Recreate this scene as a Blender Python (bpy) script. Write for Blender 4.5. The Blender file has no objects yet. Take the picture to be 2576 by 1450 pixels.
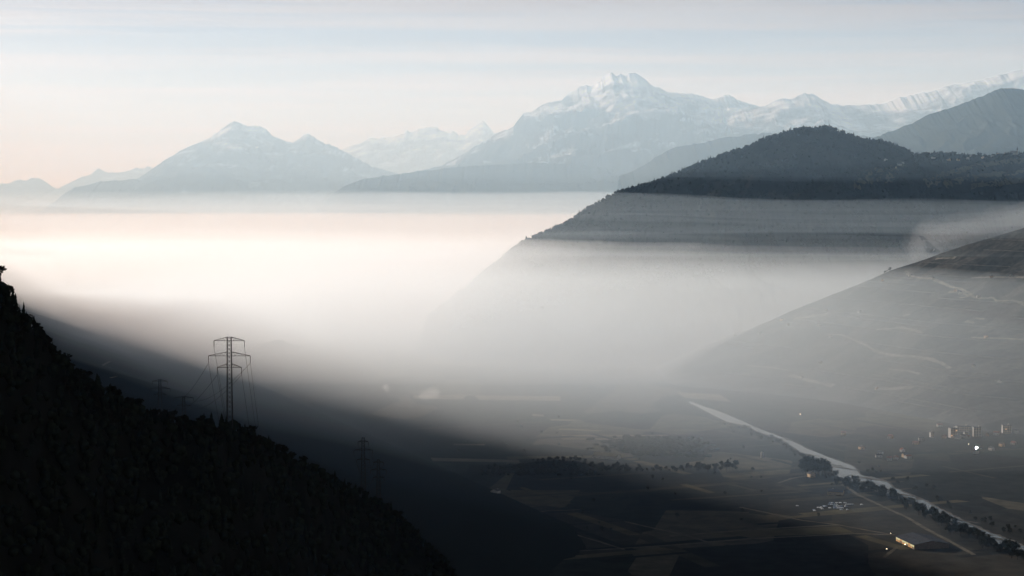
import bpy, bmesh, math, random
import numpy as np
from mathutils import Vector, Matrix
from mathutils.bvhtree import BVHTree

R = math.radians
SC = bpy.context.scene
COL = SC.collection
random.seed(7)

# ------------------------------------------------------------------ camera
CAM_Z = 450.0                       # metres above the valley floor
HFOV = R(30.0)
F = 1288.0 / math.tan(HFOV / 2)     # focal length in units of a 2576 px wide picture
PITCH = math.atan(255.0 / F)        # the horizon stands above the middle of the picture
cam = bpy.data.cameras.new("camera")
cam.sensor_width = 36.0
cam.lens = 18.0 / math.tan(HFOV / 2)
cam.clip_start = 1.0
cam.clip_end = 90000.0
camo = bpy.data.objects.new("camera", cam)
COL.objects.link(camo)
camo.location = (0, 0, CAM_Z)
camo.rotation_euler = (R(90) - PITCH, 0, 0)
SC.camera = camo

# ------------------------------------------------------------------ sky and sun
SUN_AZ = R(-46.0)                   # left of the line of sight
SUN_EL = R(16.5)
world = bpy.data.worlds.new("World")
SC.world = world
world.use_nodes = True
nt = world.node_tree
nt.nodes.clear()
out = nt.nodes.new("ShaderNodeOutputWorld")
bg = nt.nodes.new("ShaderNodeBackground")
sky = nt.nodes.new("ShaderNodeTexSky")
sky.sky_type = 'NISHITA'
sky.sun_disc = False
sky.sun_elevation = SUN_EL
sky.sun_rotation = SUN_AZ
sky.altitude = 900
sky.air_density = 0.6
sky.dust_density = 0.6
sky.ozone_density = 1.0
bg.inputs['Strength'].default_value = 0.05
# a thin veil of cirrus drawn out in long streaks over the whole sky
tc = nt.nodes.new("ShaderNodeTexCoord")
mp = nt.nodes.new("ShaderNodeMapping")
mp.inputs['Rotation'].default_value = (R(0.6), R(0.8), R(20))
mp.inputs['Scale'].default_value = (2.6, 2.6, 110)
nz = nt.nodes.new("ShaderNodeTexNoise")
nz.inputs['Scale'].default_value = 1.15
nz.inputs['Detail'].default_value = 7
nz.inputs['Roughness'].default_value = 0.6
nz.inputs['Distortion'].default_value = 0.35
ramp = nt.nodes.new("ShaderNodeValToRGB")
ramp.color_ramp.elements[0].position = 0.43
ramp.color_ramp.elements[0].color = (0.52, 0.52, 0.52, 1)
ramp.color_ramp.elements[1].position = 0.60
ramp.color_ramp.elements[1].color = (1, 1, 1, 1)
bw = nt.nodes.new("ShaderNodeRGBToBW")
veil = nt.nodes.new("ShaderNodeMix"); veil.data_type = 'RGBA'; veil.blend_type = 'MULTIPLY'
veil.inputs['Factor'].default_value = 1.0
veil.inputs['B'].default_value = (1.44, 1.34, 1.31, 1)
mix = nt.nodes.new("ShaderNodeMix"); mix.data_type = 'RGBA'
L = nt.links.new
L(tc.outputs['Generated'], mp.inputs['Vector'])
L(mp.outputs['Vector'], nz.inputs['Vector'])
L(nz.outputs['Fac'], ramp.inputs['Fac'])
L(sky.outputs['Color'], bw.inputs['Color'])
L(bw.outputs['Val'], veil.inputs['A'])
L(ramp.outputs['Color'], mix.inputs['Factor'])
L(sky.outputs['Color'], mix.inputs['A'])
L(veil.outputs['Result'], mix.inputs['B'])
L(mix.outputs['Result'], bg.inputs['Color'])
L(bg.outputs['Background'], out.inputs['Surface'])

SUN_DIR = Vector((math.sin(SUN_AZ) * math.cos(SUN_EL), math.cos(SUN_AZ) * math.cos(SUN_EL), math.sin(SUN_EL)))
sun = bpy.data.lights.new("sun", 'SUN')
sun.energy = 5.0
sun.angle = R(0.53)
sun.color = (1.0, 0.99, 0.985)
suno = bpy.data.objects.new("sun", sun)
COL.objects.link(suno)
suno.rotation_euler = (-SUN_DIR).to_track_quat('-Z', 'Y').to_euler()
suno.location = SUN_DIR * 3000

vs = SC.view_settings
vs.view_transform = 'Standard'
vs.look = 'None'
vs.gamma = 1.0
vs.exposure = 0.48
vs.use_curve_mapping = False
cy = SC.cycles
cy.use_denoising = True
cy.max_bounces = 10
cy.volume_bounces = 8
cy.transparent_max_bounces = 64
cy.caustics_reflective = False
cy.caustics_refractive = False

# ------------------------------------------------------------------ helpers
CP, SP = math.cos(PITCH), math.sin(PITCH)
def ray(u, v):
    a, b = (u - 1288.0) / F, -(v - 725.0) / F
    return Vector((a, CP + b * SP, -SP + b * CP))
def at(u, v, y):
    d = ray(u, v)
    return Vector((0, 0, CAM_Z)) + d * (y / d.y)
def floor_at(u, v, z=0.0):
    d = ray(u, v)
    return Vector((0, 0, CAM_Z)) + d * ((z - CAM_Z) / d.z)

def _hash(ix, iy, seed):
    h = (ix.astype(np.int64) * 374761393 + iy.astype(np.int64) * 668265263 + seed * 1442695041) & 0xFFFFFFFF
    h = ((h ^ (h >> 13)) * 1274126177) & 0xFFFFFFFF
    h = (h ^ (h >> 16)) & 0xFFFFFFFF
    return h / 4294967295.0
def vnoise(x, y, seed=0):
    ix, iy = np.floor(x), np.floor(y)
    fx, fy = x - ix, y - iy
    fx = fx * fx * fx * (fx * (fx * 6 - 15) + 10)
    fy = fy * fy * fy * (fy * (fy * 6 - 15) + 10)
    a, b = _hash(ix, iy, seed), _hash(ix + 1, iy, seed)
    c, d = _hash(ix, iy + 1, seed), _hash(ix + 1, iy + 1, seed)
    return (a * (1 - fx) + b * fx) * (1 - fy) + (c * (1 - fx) + d * fx) * fy
def fbm(x, y, seed=0, octv=5, gain=0.5):
    s = np.zeros_like(x, dtype=float); a = 1.0; t = 0.0
    for k in range(octv):
        s += a * vnoise(x * 2 ** k + 17.3 * k, y * 2 ** k - 9.1 * k, seed + k); t += a; a *= gain
    return s / t
def ridged(x, y, seed=0, octv=5, gain=0.55):
    s = np.zeros_like(x, dtype=float); a = 1.0; t = 0.0
    for k in range(octv):
        n = 1 - np.abs(2 * vnoise(x * 2 ** k + 31.7 * k, y * 2 ** k + 5.3 * k, seed + k) - 1)
        s += a * n * n; t += a; a *= gain
    return s / t

def mesh_from(name, verts, faces, smooth=False):
    me = bpy.data.meshes.new(name)
    me.from_pydata([tuple(v) for v in verts], [], faces)
    me.update()
    if smooth:
        me.polygons.foreach_set("use_smooth", [True] * len(me.polygons))
    return me
def grid_mesh(name, X, Y, Z, smooth=True):
    n, m = X.shape
    co = np.stack([X, Y, Z], -1).reshape(-1, 3)
    idx = np.arange(n * m).reshape(n, m)
    q = np.stack([idx[:-1, :-1], idx[1:, :-1], idx[1:, 1:], idx[:-1, 1:]], -1).reshape(-1, 4)
    me = bpy.data.meshes.new(name)
    me.vertices.add(len(co)); me.vertices.foreach_set("co", co.ravel())
    me.loops.add(q.size); me.loops.foreach_set("vertex_index", q.ravel().astype(np.int32))
    me.polygons.add(len(q))
    me.polygons.foreach_set("loop_start", np.arange(0, q.size, 4, dtype=np.int32))
    me.update(calc_edges=True)
    me.validate()
    if smooth:
        me.polygons.foreach_set("use_smooth", [True] * len(me.polygons))
    bvh = BVHTree.FromPolygons([tuple(c) for c in co], q.tolist())
    return me, bvh
def link(name, me, mat=None, parent=None):
    o = bpy.data.objects.new(name, me)
    COL.objects.link(o)
    if mat is not None and me is not None and not me.materials:
        me.materials.append(mat)
    if parent is not None:
        o.parent = parent
    return o
def struct(o):
    o["kind"] = "structure"
    return o
def tag(o, label, cat, group=None, kind=None):
    o["label"] = label; o["category"] = cat
    if group: o["group"] = group
    if kind: o["kind"] = kind
    return o
def empty(name, loc=(0, 0, 0), rz=0.0, scale=1.0):
    o = bpy.data.objects.new(name, None)
    COL.objects.link(o)
    o.empty_display_size = 1.0
    o.location = loc; o.rotation_euler = (0, 0, rz); o.scale = (scale,) * 3
    return o
def copy_tree(o, parent=None):
    c = o.copy(); COL.objects.link(c)
    if parent is not None: c.parent = parent
    for ch in o.children:
        copy_tree(ch, c)
    return c
def zground(x, y, bvhs):
    best = 0.0
    for b in bvhs:
        h = b.ray_cast(Vector((x, y, 6000)), Vector((0, 0, -1)))
        if h[0] is not None and h[0].z > best:
            best = h[0].z
    return best

class MB:
    """collects shapes into one mesh"""
    def __init__(s): s.v = []; s.f = []
    def add(s, v, f):
        n = len(s.v); s.v += [tuple(p) for p in v]; s.f += [tuple(i + n for i in q) for q in f]
    def box(s, c, d, rz=0.0):
        cx, cy_, cz = c; hx, hy, hz = d[0] / 2, d[1] / 2, d[2] / 2
        ca, sa = math.cos(rz), math.sin(rz)
        vv = []
        for sz in (-1, 1):
            for sx, sy in ((-1, -1), (1, -1), (1, 1), (-1, 1)):
                x, y = sx * hx, sy * hy
                vv.append((cx + x * ca - y * sa, cy_ + x * sa + y * ca, cz + sz * hz))
        s.add(vv, [(3, 2, 1, 0), (4, 5, 6, 7), (0, 1, 5, 4), (1, 2, 6, 5), (2, 3, 7, 6), (3, 0, 4, 7)])
    def bar(s, a, b, w, w2=None, n=4):
        a, b = Vector(a), Vector(b); w2 = w if w2 is None else w2
        d = (b - a).normalized()
        up = Vector((0, 0, 1)) if abs(d.z) < 0.95 else Vector((1, 0, 0))
        p = d.cross(up).normalized(); q = d.cross(p)
        vv = []
        for c, r in ((a, w / 2), (b, w2 / 2)):
            for k in range(n):
                t = 2 * math.pi * (k + 0.5) / n
                vv.append(c + p * (r * 1.414 * math.cos(t)) + q * (r * 1.414 * math.sin(t)))
        f = [tuple(reversed(range(n))), tuple(range(n, 2 * n))]
        f += [(k, (k + 1) % n, n + (k + 1) % n, n + k) for k in range(n)]
        s.add(vv, f)
    def prism(s, pts, y0, y1):
        n = len(pts)
        vv = [(x, y0, z) for x, z in pts] + [(x, y1, z) for x, z in pts]
        f = [tuple(range(n)), tuple(reversed(range(n, 2 * n)))]
        f += [(k, n + k, n + (k + 1) % n, (k + 1) % n) for k in range(n)]
        s.add(vv, f)
    def mesh(s, name, smooth=False): return mesh_from(name, s.v, s.f, smooth)
    def build(s, name, mat, parent=None, smooth=False): return link(name, s.mesh(name, smooth), mat, parent)

# ------------------------------------------------------------------ materials
def mat_plain(name, col, rough=0.8, var=0.25, scale=0.3, emit=None, estr=0.0, metal=0.0, spec=0.0):
    m = bpy.data.materials.new(name); m.use_nodes = True
    t = m.node_tree; b = t.nodes["Principled BSDF"]
    b.inputs['Roughness'].default_value = rough
    b.inputs['Metallic'].default_value = metal
    b.inputs['Specular IOR Level'].default_value = spec
    g = t.nodes.new("ShaderNodeNewGeometry")
    n = t.nodes.new("ShaderNodeTexNoise"); n.inputs['Scale'].default_value = scale; n.inputs['Detail'].default_value = 4
    r = t.nodes.new("ShaderNodeValToRGB")
    r.color_ramp.elements[0].position = 0.3; r.color_ramp.elements[1].position = 0.7
    r.color_ramp.elements[0].color = tuple(c * (1 - var) for c in col) + (1,)
    r.color_ramp.elements[1].color = tuple(min(1, c * (1 + var)) for c in col) + (1,)
    t.links.new(g.outputs['Position'], n.inputs['Vector'])
    t.links.new(n.outputs['Fac'], r.inputs['Fac'])
    t.links.new(r.outputs['Color'], b.inputs['Base Color'])
    if emit:
        b.inputs['Emission Color'].default_value = emit + (1,)
        b.inputs['Emission Strength'].default_value = estr
    return m

def mat_mountain(name, snow_line, forest_line, snow_amt=0.5, rock=(0.13, 0.13, 0.135), forest=(0.035, 0.042, 0.03)):
    m = bpy.data.materials.new(name); m.use_nodes = True
    t = m.node_tree; b = t.nodes["Principled BSDF"]; N = t.nodes.new; K = t.links.new
    b.inputs['Roughness'].default_value = 0.85; b.inputs['Specular IOR Level'].default_value = 0.0
    g = N("ShaderNodeNewGeometry"); sp = N("ShaderNodeSeparateXYZ"); K(g.outputs['Position'], sp.inputs[0])
    sn = N("ShaderNodeSeparateXYZ"); K(g.outputs['Normal'], sn.inputs[0])
    n1 = N("ShaderNodeTexNoise"); n1.inputs['Scale'].default_value = 0.004; n1.inputs['Detail'].default_value = 9; n1.inputs['Roughness'].default_value = 0.62
    K(g.outputs['Position'], n1.inputs['Vector'])
    def math_(op, a, bb):
        q = N("ShaderNodeMath"); q.operation = op
        for k, s in enumerate((a, bb)):
            if isinstance(s, (int, float)): q.inputs[k].default_value = s
            else: K(s, q.inputs[k])
        return q.outputs[0]
    # snow: gentle ground above the snow line, broken by noise
    alt = math_('DIVIDE', math_('SUBTRACT', sp.outputs['Z'], snow_line), 500.0)
    nn = math_('MULTIPLY', math_('SUBTRACT', n1.outputs['Fac'], 0.5), 5.0)
    sl = math_('MULTIPLY', math_('SUBTRACT', sn.outputs['Z'], 0.62), 3.0)
    s = math_('ADD', math_('ADD', alt, nn), math_('ADD', sl, snow_amt))
    cl = N("ShaderNodeClamp"); K(s, cl.inputs[0])
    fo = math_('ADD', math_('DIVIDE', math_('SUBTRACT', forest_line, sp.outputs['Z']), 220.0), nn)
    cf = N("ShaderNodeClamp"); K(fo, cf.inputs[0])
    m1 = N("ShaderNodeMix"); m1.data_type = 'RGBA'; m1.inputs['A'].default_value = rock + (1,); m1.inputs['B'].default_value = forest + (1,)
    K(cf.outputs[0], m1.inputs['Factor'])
    m2 = N("ShaderNodeMix"); m2.data_type = 'RGBA'; m2.inputs['B'].default_value = (0.80, 0.82, 0.85, 1)
    K(m1.outputs['Result'], m2.inputs['A']); K(cl.outputs[0], m2.inputs['Factor'])
    K(m2.outputs['Result'], b.inputs['Base Color'])
    return m

def mat_ground(name, cols, scale, rot=0.0, stretch=(1, 1, 1), fine=0.02):
    """patchwork ground: Voronoi fields tinted one by one, with finer grain"""
    m = bpy.data.materials.new(name); m.use_nodes = True
    t = m.node_tree; b = t.nodes["Principled BSDF"]; N = t.nodes.new; K = t.links.new
    b.inputs['Roughness'].default_value = 0.95; b.inputs['Specular IOR Level'].default_value = 0.0
    g = N("ShaderNodeNewGeometry"); mp = N("ShaderNodeMapping")
    mp.inputs['Rotation'].default_value = (0, 0, rot); mp.inputs['Scale'].default_value = tuple(scale * s for s in stretch)
    K(g.outputs['Position'], mp.inputs['Vector'])
    v = N("ShaderNodeTexVoronoi"); v.voronoi_dimensions = '2D'; v.distance = 'CHEBYCHEV'; v.inputs['Scale'].default_value = 1.0; v.inputs['Randomness'].default_value = 0.75
    K(mp.outputs[0], v.inputs['Vector'])
    r = N("ShaderNodeValToRGB"); r.color_ramp.interpolation = 'CONSTANT'
    while len(r.color_ramp.elements) < len(cols): r.color_ramp.elements.new(0.5)
    for k, c in enumerate(cols):
        r.color_ramp.elements[k].position = k / len(cols); r.color_ramp.elements[k].color = c + (1,)
    sp = N("ShaderNodeSeparateColor"); K(v.outputs['Color'], sp.inputs[0]); K(sp.outputs[0], r.inputs['Fac'])
    n = N("ShaderNodeTexNoise"); n.inputs['Scale'].default_value = fine; n.inputs['Detail'].default_value = 7; n.inputs['Roughness'].default_value = 0.65
    K(g.outputs['Position'], n.inputs['Vector'])
    mr = N("ShaderNodeMapRange"); mr.inputs['From Min'].default_value = 0.3; mr.inputs['From Max'].default_value = 0.7
    mr.inputs['To Min'].default_value = 0.55; mr.inputs['To Max'].default_value = 1.4
    K(n.outputs['Fac'], mr.inputs['Value'])
    mx = N("ShaderNodeMix"); mx.data_type = 'RGBA'; mx.blend_type = 'MULTIPLY'; mx.inputs['Factor'].default_value = 1
    K(r.outputs['Color'], mx.inputs['A']); K(mr.outputs[0], mx.inputs['B'])
    K(mx.outputs['Result'], b.inputs['Base Color'])
    return m

def mat_volume(name, density, g, col=(1, 1, 1)):
    m = bpy.data.materials.new(name); m.use_nodes = True
    t = m.node_tree; t.nodes.clear()
    o = t.nodes.new("ShaderNodeOutputMaterial"); v = t.nodes.new("ShaderNodeVolumePrincipled")
    v.inputs['Color'].default_value = col + (1,); v.inputs['Density'].default_value = density; v.inputs['Anisotropy'].default_value = g
    v.inputs['Absorption Color'].default_value = (1, 1, 1, 1)
    v.inputs['Density Attribute'].default_value = ""
    v.inputs['Color Attribute'].default_value = ""
    v.inputs['Temperature Attribute'].default_value = ""
    t.links.new(v.outputs[0], o.inputs['Volume'])
    return m

M = {}
M['floor'] = mat_ground("valley_floor_fields", [(0.028, 0.026, 0.022), (0.02, 0.021, 0.018), (0.038, 0.034, 0.027), (0.024, 0.025, 0.02), (0.07, 0.062, 0.045), (0.018, 0.017, 0.015)], 1 / 130.0, R(24), (1.0, 0.42, 1), 0.03)
M['vine'] = mat_ground("vineyard_slope", [(0.045, 0.046, 0.044), (0.056, 0.056, 0.053), (0.036, 0.038, 0.037), (0.068, 0.066, 0.062)], 1 / 45.0, R(-20), (0.5, 1.3, 1), 0.06)
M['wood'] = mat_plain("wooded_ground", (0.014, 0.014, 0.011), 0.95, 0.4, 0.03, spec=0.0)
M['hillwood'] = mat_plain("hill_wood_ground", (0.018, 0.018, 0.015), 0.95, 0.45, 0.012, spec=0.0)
M['mtn_far'] = mat_mountain("snow_mountain", 1300, 650, 0.25, rock=(0.05, 0.054, 0.06))
M['mtn_near'] = mat_mountain("forest_mountain", 1500, 1250, -0.2, forest=(0.05, 0.055, 0.045))
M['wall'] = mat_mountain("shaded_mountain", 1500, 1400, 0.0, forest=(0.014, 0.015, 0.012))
M['track'] = mat_plain("pale_track", (0.10, 0.088, 0.068), 0.95, 0.3, 0.05)
M['terrace'] = mat_plain("pale_terrace", (0.145, 0.135, 0.115), 0.95, 0.4, 0.05)
M['field'] = mat_plain("dry_grass_field", (0.075, 0.065, 0.042), 0.95, 0.3, 0.03)
M['gravel'] = mat_plain("river_gravel", (0.10, 0.095, 0.085), 0.95, 0.35, 0.06)

def mat_water():
    m = bpy.data.materials.new("river_water"); m.use_nodes = True
    t = m.node_tree; b = t.nodes["Principled BSDF"]
    b.inputs['Base Color'].default_value = (0.03, 0.04, 0.042, 1); b.inputs['Roughness'].default_value = 0.22; b.inputs['IOR'].default_value = 1.33
    n = t.nodes.new("ShaderNodeTexNoise"); n.inputs['Scale'].default_value = 0.25; n.inputs['Detail'].default_value = 5
    g = t.nodes.new("ShaderNodeNewGeometry"); bp = t.nodes.new("ShaderNodeBump"); bp.inputs['Strength'].default_value = 0.8; bp.inputs['Distance'].default_value = 0.6
    t.links.new(g.outputs['Position'], n.inputs['Vector']); t.links.new(n.outputs['Fac'], bp.inputs['Height']); t.links.new(bp.outputs[0], b.inputs['Normal'])
    return m
M['water'] = mat_water()

# ------------------------------------------------------------------ terrain
# the valley floor, one sheet out to the horizon
gx = np.concatenate([np.linspace(-19500, -3000, 12), np.linspace(-2800, 2800, 57), np.linspace(3000, 19500, 12)])
gy = np.concatenate([np.linspace(-7500, 0, 6), np.linspace(200, 8000, 79), np.linspace(9000, 33500, 20)])
GX, GY = np.meshgrid(gx, gy, indexing='ij')
GZ = np.zeros_like(GX)
me, BV_FLOOR = grid_mesh("valley_floor", GX, GY, GZ)
struct(link("valley_floor", me, M['floor']))

def interp_profile(prof, n):
    p = np.array(prof, float)
    u = np.linspace(p[0, 0], p[-1, 0], n)
    return u, [np.interp(u, p[:, 0], p[:, k]) for k in range(1, p.shape[1])]

def make_ridge(name, prof, mat, depth=None, front=3000, back=2500, zbase=-20, step=2.0, nf=96, nb=14, seed=1,
               spur=700.0, amp=0.30, power=1.15, crest_px=1.2, lean=0.0):
    """a ridge: its crest line is given as seen from the viewpoint, with the distance of every point;
    it has a front slope with spurs and a back slope"""
    n = max(12, int((prof[-1][0] - prof[0][0]) / step))
    u, cols = interp_profile(prof, n)
    v = cols[0]; d = cols[1] if len(cols) > 1 else np.full(n, float(depth))
    v = v + crest_px * (fbm(u / 9.0, np.zeros_like(u) + seed, seed, 4, 0.6) - 0.5) * 6
    P = np.array([at(a, b, c) for a, b, c in zip(u, v, d)])
    tf = -np.linspace(1, 0, nf + 1) ** 1.5; tb = np.linspace(0, 1, nb + 1)[1:] ** 1.3
    tt = np.concatenate([tf, tb])
    S = np.abs(tt)[None, :]
    fr = np.interp(u, [q[0] for q in front], [q[1] for q in front])[:, None] if isinstance(front, list) else front
    run = np.where(tt[None, :] < 0, fr, back) * S * np.where(tt < 0, -1, 1)[None, :]
    X = P[:, 0:1] + run * lean + 0 * S; Y = P[:, 1:2] + run
    zs = P[:, 2]; kw = max(3, int(36 / step)); ker = np.exp(-0.5 * (np.arange(-3 * kw, 3 * kw + 1) / kw) ** 2); ker /= ker.sum()
    zsm = np.convolve(np.pad(zs, 3 * kw, mode='edge'), ker, mode='valid')
    near = np.exp(-S * 9.0)                       # the fine teeth of the crest die out down the slope
    H = np.maximum(zsm[:, None] * (1 - near) + zs[:, None] * near - zbase, 5.0)
    base = (1 - S) ** power
    wx = X + 1.3 * spur * (fbm(X / (2.2 * spur), Y / (2.2 * spur), seed + 50, 3) - 0.5)
    wy = Y + 1.3 * spur * (fbm(X / (2.2 * spur) + 40, Y / (2.2 * spur), seed + 60, 3) - 0.5)
    rg = 0.6 * ridged(wx / spur, wy / (1.1 * spur), seed, 6, 0.6) + 0.4 * fbm(wx / (0.8 * spur), wy / (0.45 * spur), seed + 9, 6, 0.62) - 0.45
    env = np.minimum(S * 5, 1) * (1 - S)
    Z = zbase + H * (base + amp * rg * env)
    me, bvh = grid_mesh(name, X, Y, Z)
    o = struct(link(name, me, mat))
    return o, bvh

def r6(pts): return [(0.5208 * x, 268.3 + 0.5208 * y) for x, y in pts]
def r5(pts): return [(1341.7 + 0.4792 * x, 134.2 + 0.4792 * y) for x, y in pts]

# farthest ridges at the left
make_ridge("mountain_ridge", [(-420, 480), (-250, 440), (-120, 470)] + r6([(0, 372), (60, 368), (95, 352), (125, 360), (150, 348), (185, 345), (215, 360), (250, 388), (280, 402), (340, 430), (430, 470)]),
           M['mtn_far'], depth=25500, front=5000, back=3000, seed=11, spur=900)
make_ridge("mountain_ridge", r6([(120, 500), (200, 450), (275, 398), (340, 370), (400, 335), (440, 330), (480, 295), (520, 322), (600, 318), (640, 300), (670, 296), (695, 305), (710, 290), (740, 298), (770, 278), (830, 285), (900, 330)]),
           M['mtn_far'], depth=23500, front=4500, back=3000, seed=12, spur=800)
make_ridge("mountain_ridge", [(40, 560)] + r6([(150, 545), (230, 495), (300, 430), (360, 390), (480, 362), (640, 350), (690, 352), (780, 370), (900, 430)]),
           M['mtn_near'], depth=16500, front=2500, back=2000, seed=13, spur=500, amp=0.2)
# the broad peak on the left
make_ridge("mountain", r6([(520, 480), (600, 420), (690, 352), (790, 275), (850, 235), (905, 195), (1005, 155), (1060, 118), (1085, 95), (1125, 70), (1150, 72), (1175, 90), (1215, 95), (1255, 90), (1285, 108), (1320, 145), (1390, 172), (1420, 172), (1445, 155), (1470, 135), (1495, 135), (1525, 155), (1570, 180), (1600, 185), (1645, 208), (1720, 250), (1800, 290), (1950, 330), (2200, 380)]),
           M['mtn_far'], depth=17500, front=4500, back=3000, seed=3, spur=650, amp=0.5)
# jagged far range between the peaks
make_ridge("mountain_ridge", r6([(1500, 270), (1580, 230), (1645, 208), (1700, 190), (1740, 178), (1790, 152), (1815, 158), (1900, 145), (1955, 130), (1965, 108), (1980, 125), (2030, 108), (2110, 95), (2120, 110), (2170, 125), (2185, 112), (2205, 125), (2215, 140), (2245, 135), (2280, 105), (2335, 65), (2360, 95), (2385, 125), (2480, 180), (2600, 240)]),
           M['mtn_far'], depth=24500, front=5000, back=3000, seed=21, spur=650, amp=0.45)
# the great peak
make_ridge("mountain", [(960, 470), (1030, 440), (1073, 427), (1109, 417), (1156, 393), (1198, 367), (1250, 336), (1292, 320), (1302, 305), (1318, 286.5), (1342, 279)] +
           r5([(30, 280), (75, 258), (150, 245), (190, 210), (255, 172), (310, 168), (355, 150), (365, 125), (390, 105), (412, 95), (435, 125), (455, 105), (480, 115), (500, 105), (540, 107), (580, 130), (620, 165), (720, 208), (830, 212), (880, 220), (945, 245), (970, 235), (1000, 215), (1030, 222), (1100, 255), (1190, 282), (1300, 310), (1500, 350), (1800, 400)]),
           M['mtn_far'], depth=15500, front=4800, back=3200, seed=5, spur=700, amp=0.5)
# snowy range at the right
make_ridge("mountain_ridge", r5([(1000, 330), (1100, 300), (1190, 282), (1240, 265), (1310, 235), (1335, 240), (1370, 240), (1390, 220), (1420, 212), (1480, 218), (1540, 255), (1570, 268), (1640, 275), (1750, 272), (1840, 265), (1920, 235), (2010, 215), (2120, 195), (2170, 172), (2330, 145), (2430, 120), (2500, 100), (2576, 85), (2700, 50), (2950, 10), (3250, 30)]),
           M['mtn_far'], depth=14500, front=4000, back=3000, seed=7, spur=700, amp=0.36)
make_ridge("mountain_ridge", r5([(450, 650), (560, 600), (640, 548), (720, 502), (800, 482), (890, 470), (1000, 445), (1200, 420), (1500, 420), (1800, 440), (2000, 470)]),
           M['mtn_near'], depth=11500, front=2600, back=1800, seed=8, spur=500, amp=0.22)
make_ridge("mountain_ridge", r5([(1600, 540), (1700, 490), (1800, 440), (1960, 380), (2060, 330), (2200, 285), (2380, 215), (2440, 187), (2520, 185), (2576, 190), (2700, 150), (2900, 110), (3300, 60)]),
           M['mtn_near'], depth=9300, front=2400, back=2000, seed=9, spur=450, amp=0.22)
# low ridge across the valley, standing in the mist
make_ridge("mountain_ridge", [(640, 585), (690, 562), (710, 552), (729, 541), (760, 534), (781, 536), (797, 528), (812, 508), (844, 482), (885, 461), (927, 448), (963, 443), (1021, 435), (1073, 429), (1150, 421), (1250, 414), (1350, 410), (1450, 414), (1560, 428), (1700, 455), (1850, 520)],
           M['mtn_near'], depth=13200, front=2600, back=1600, seed=10, spur=380, amp=0.2)
# a low hump in the mist on the valley floor
_, _ = make_ridge("hill", [(560, 930), (620, 885), (650, 872), (690, 856), (705, 855), (740, 868), (790, 890), (860, 930)], M['hillwood'], depth=5300, front=260, back=200, nf=20, zbase=-3, seed=41, spur=90, amp=0.2)
_, _ = make_ridge("hill", [(780, 720), (830, 692), (870, 681), (905, 680), (960, 700), (1020, 730)], M['hillwood'], depth=7400, front=400, back=300, nf=20, zbase=-3, seed=42, spur=120, amp=0.2)

# dark wooded hill at the right
HILL = [(1080, 790), (1200, 700), (1310, 611), (1370, 584), (1420, 564), (1480, 524), (1520, 502), (1560, 481), (1640, 460), (1700, 437), (1760, 410), (1830, 385), (1880, 370), (1920, 350), (1990, 328), (2050, 321), (2085, 318), (2110, 331), (2160, 346), (2230, 358), (2290, 381), (2300, 391), (2330, 389), (2370, 386), (2440, 390), (2470, 392), (2500, 391), (2545, 388), (2620, 385), (2800, 370), (3100, 350)]
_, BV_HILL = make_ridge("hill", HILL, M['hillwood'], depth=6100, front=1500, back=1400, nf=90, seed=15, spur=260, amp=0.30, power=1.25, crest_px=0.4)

# vineyard slope at the right
VINE = [(1500, 1040, 4250), (1560, 1012, 4350), (1650, 962, 4450), (1750, 903, 4560), (1850, 852, 4640), (1930, 812, 4680), (1980, 787, 4700), (2080, 747, 4680), (2170, 712, 4640), (2240, 681, 4600), (2330, 652, 4550), (2370, 637, 4530), (2430, 617, 4500), (2500, 597, 4460), (2576, 574, 4420), (2700, 520, 4380), (2900, 440, 4300), (3200, 330, 4250)]
_, BV_VINE = make_ridge("vineyard_slope", VINE, M['vine'], front=[(1500, 120), (1700, 260), (1900, 600), (2200, 1150), (3200, 1150)], back=1100, nf=70, zbase=-4, seed=16, spur=170, amp=0.07, power=1.05, crest_px=0.25)

# mountain wall on the left, along the valley (its crest stands outside the picture and shades the floor)
HEAD = R(20.0)
WN = (math.cos(HEAD), math.sin(HEAD)); WT = (-math.sin(HEAD), math.cos(HEAD))
ss = np.linspace(-5200, 14500, 150); oo = np.concatenate([np.linspace(-4200, -1200, 26), np.linspace(-1100, 980, 70)])
SS, OO = np.meshgrid(ss, oo, indexing='ij')
crest = np.interp(SS, [-5200, -3000, 0, 4000, 8000, 9500, 11000, 12500, 14500], [900, 1500, 1900, 1980, 1840, 1580, 1280, 560, 50])
crest = crest * (0.88 + 0.24 * fbm(SS / 1400, SS * 0, 77, 4))
prof = np.interp(OO, [-4200, -2600, -1600, -800, -200, 0, 200, 422, 700, 980], [-0.02, 0.55, 1.0, 0.56, 0.25, 0.185, 0.135, 0.078, 0.026, -0.006])
OE = np.where(OO > 0, OO * np.interp(SS, [1300, 2250], [1.9, 1.0]), OO)
low = np.interp(OE, [-200, 0, 200, 422, 700, 980], [450, 330, 240, 140, 46, -8])
wgt = np.clip((OO + 900) / 700, 0, 1) * np.interp(SS, [9000, 12500], [1, 0])
WZ = (1 - wgt) * prof * crest + wgt * low
WZ = WZ + (ridged(SS / 700, OO / 1500, 31, 5) - 0.45) * np.interp(OO, [-4200, -1600, -300, 300, 980], [0, 260, 90, 30, 0])
keep = np.hypot(OO * WN[0] + SS * WT[0], OO * WN[1] + SS * WT[1])
WZ = np.minimum(WZ, np.where(OO > -700, 150 + np.maximum(keep - 700, 0) * 0.6 + np.maximum(-OO, 0) * 0.5, 9e9))
me, BV_WALL = grid_mesh("mountain_slope", OO * WN[0] + SS * WT[0], OO * WN[1] + SS * WT[1], WZ)
struct(link("mountain_slope", me, M['wall']))

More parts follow.
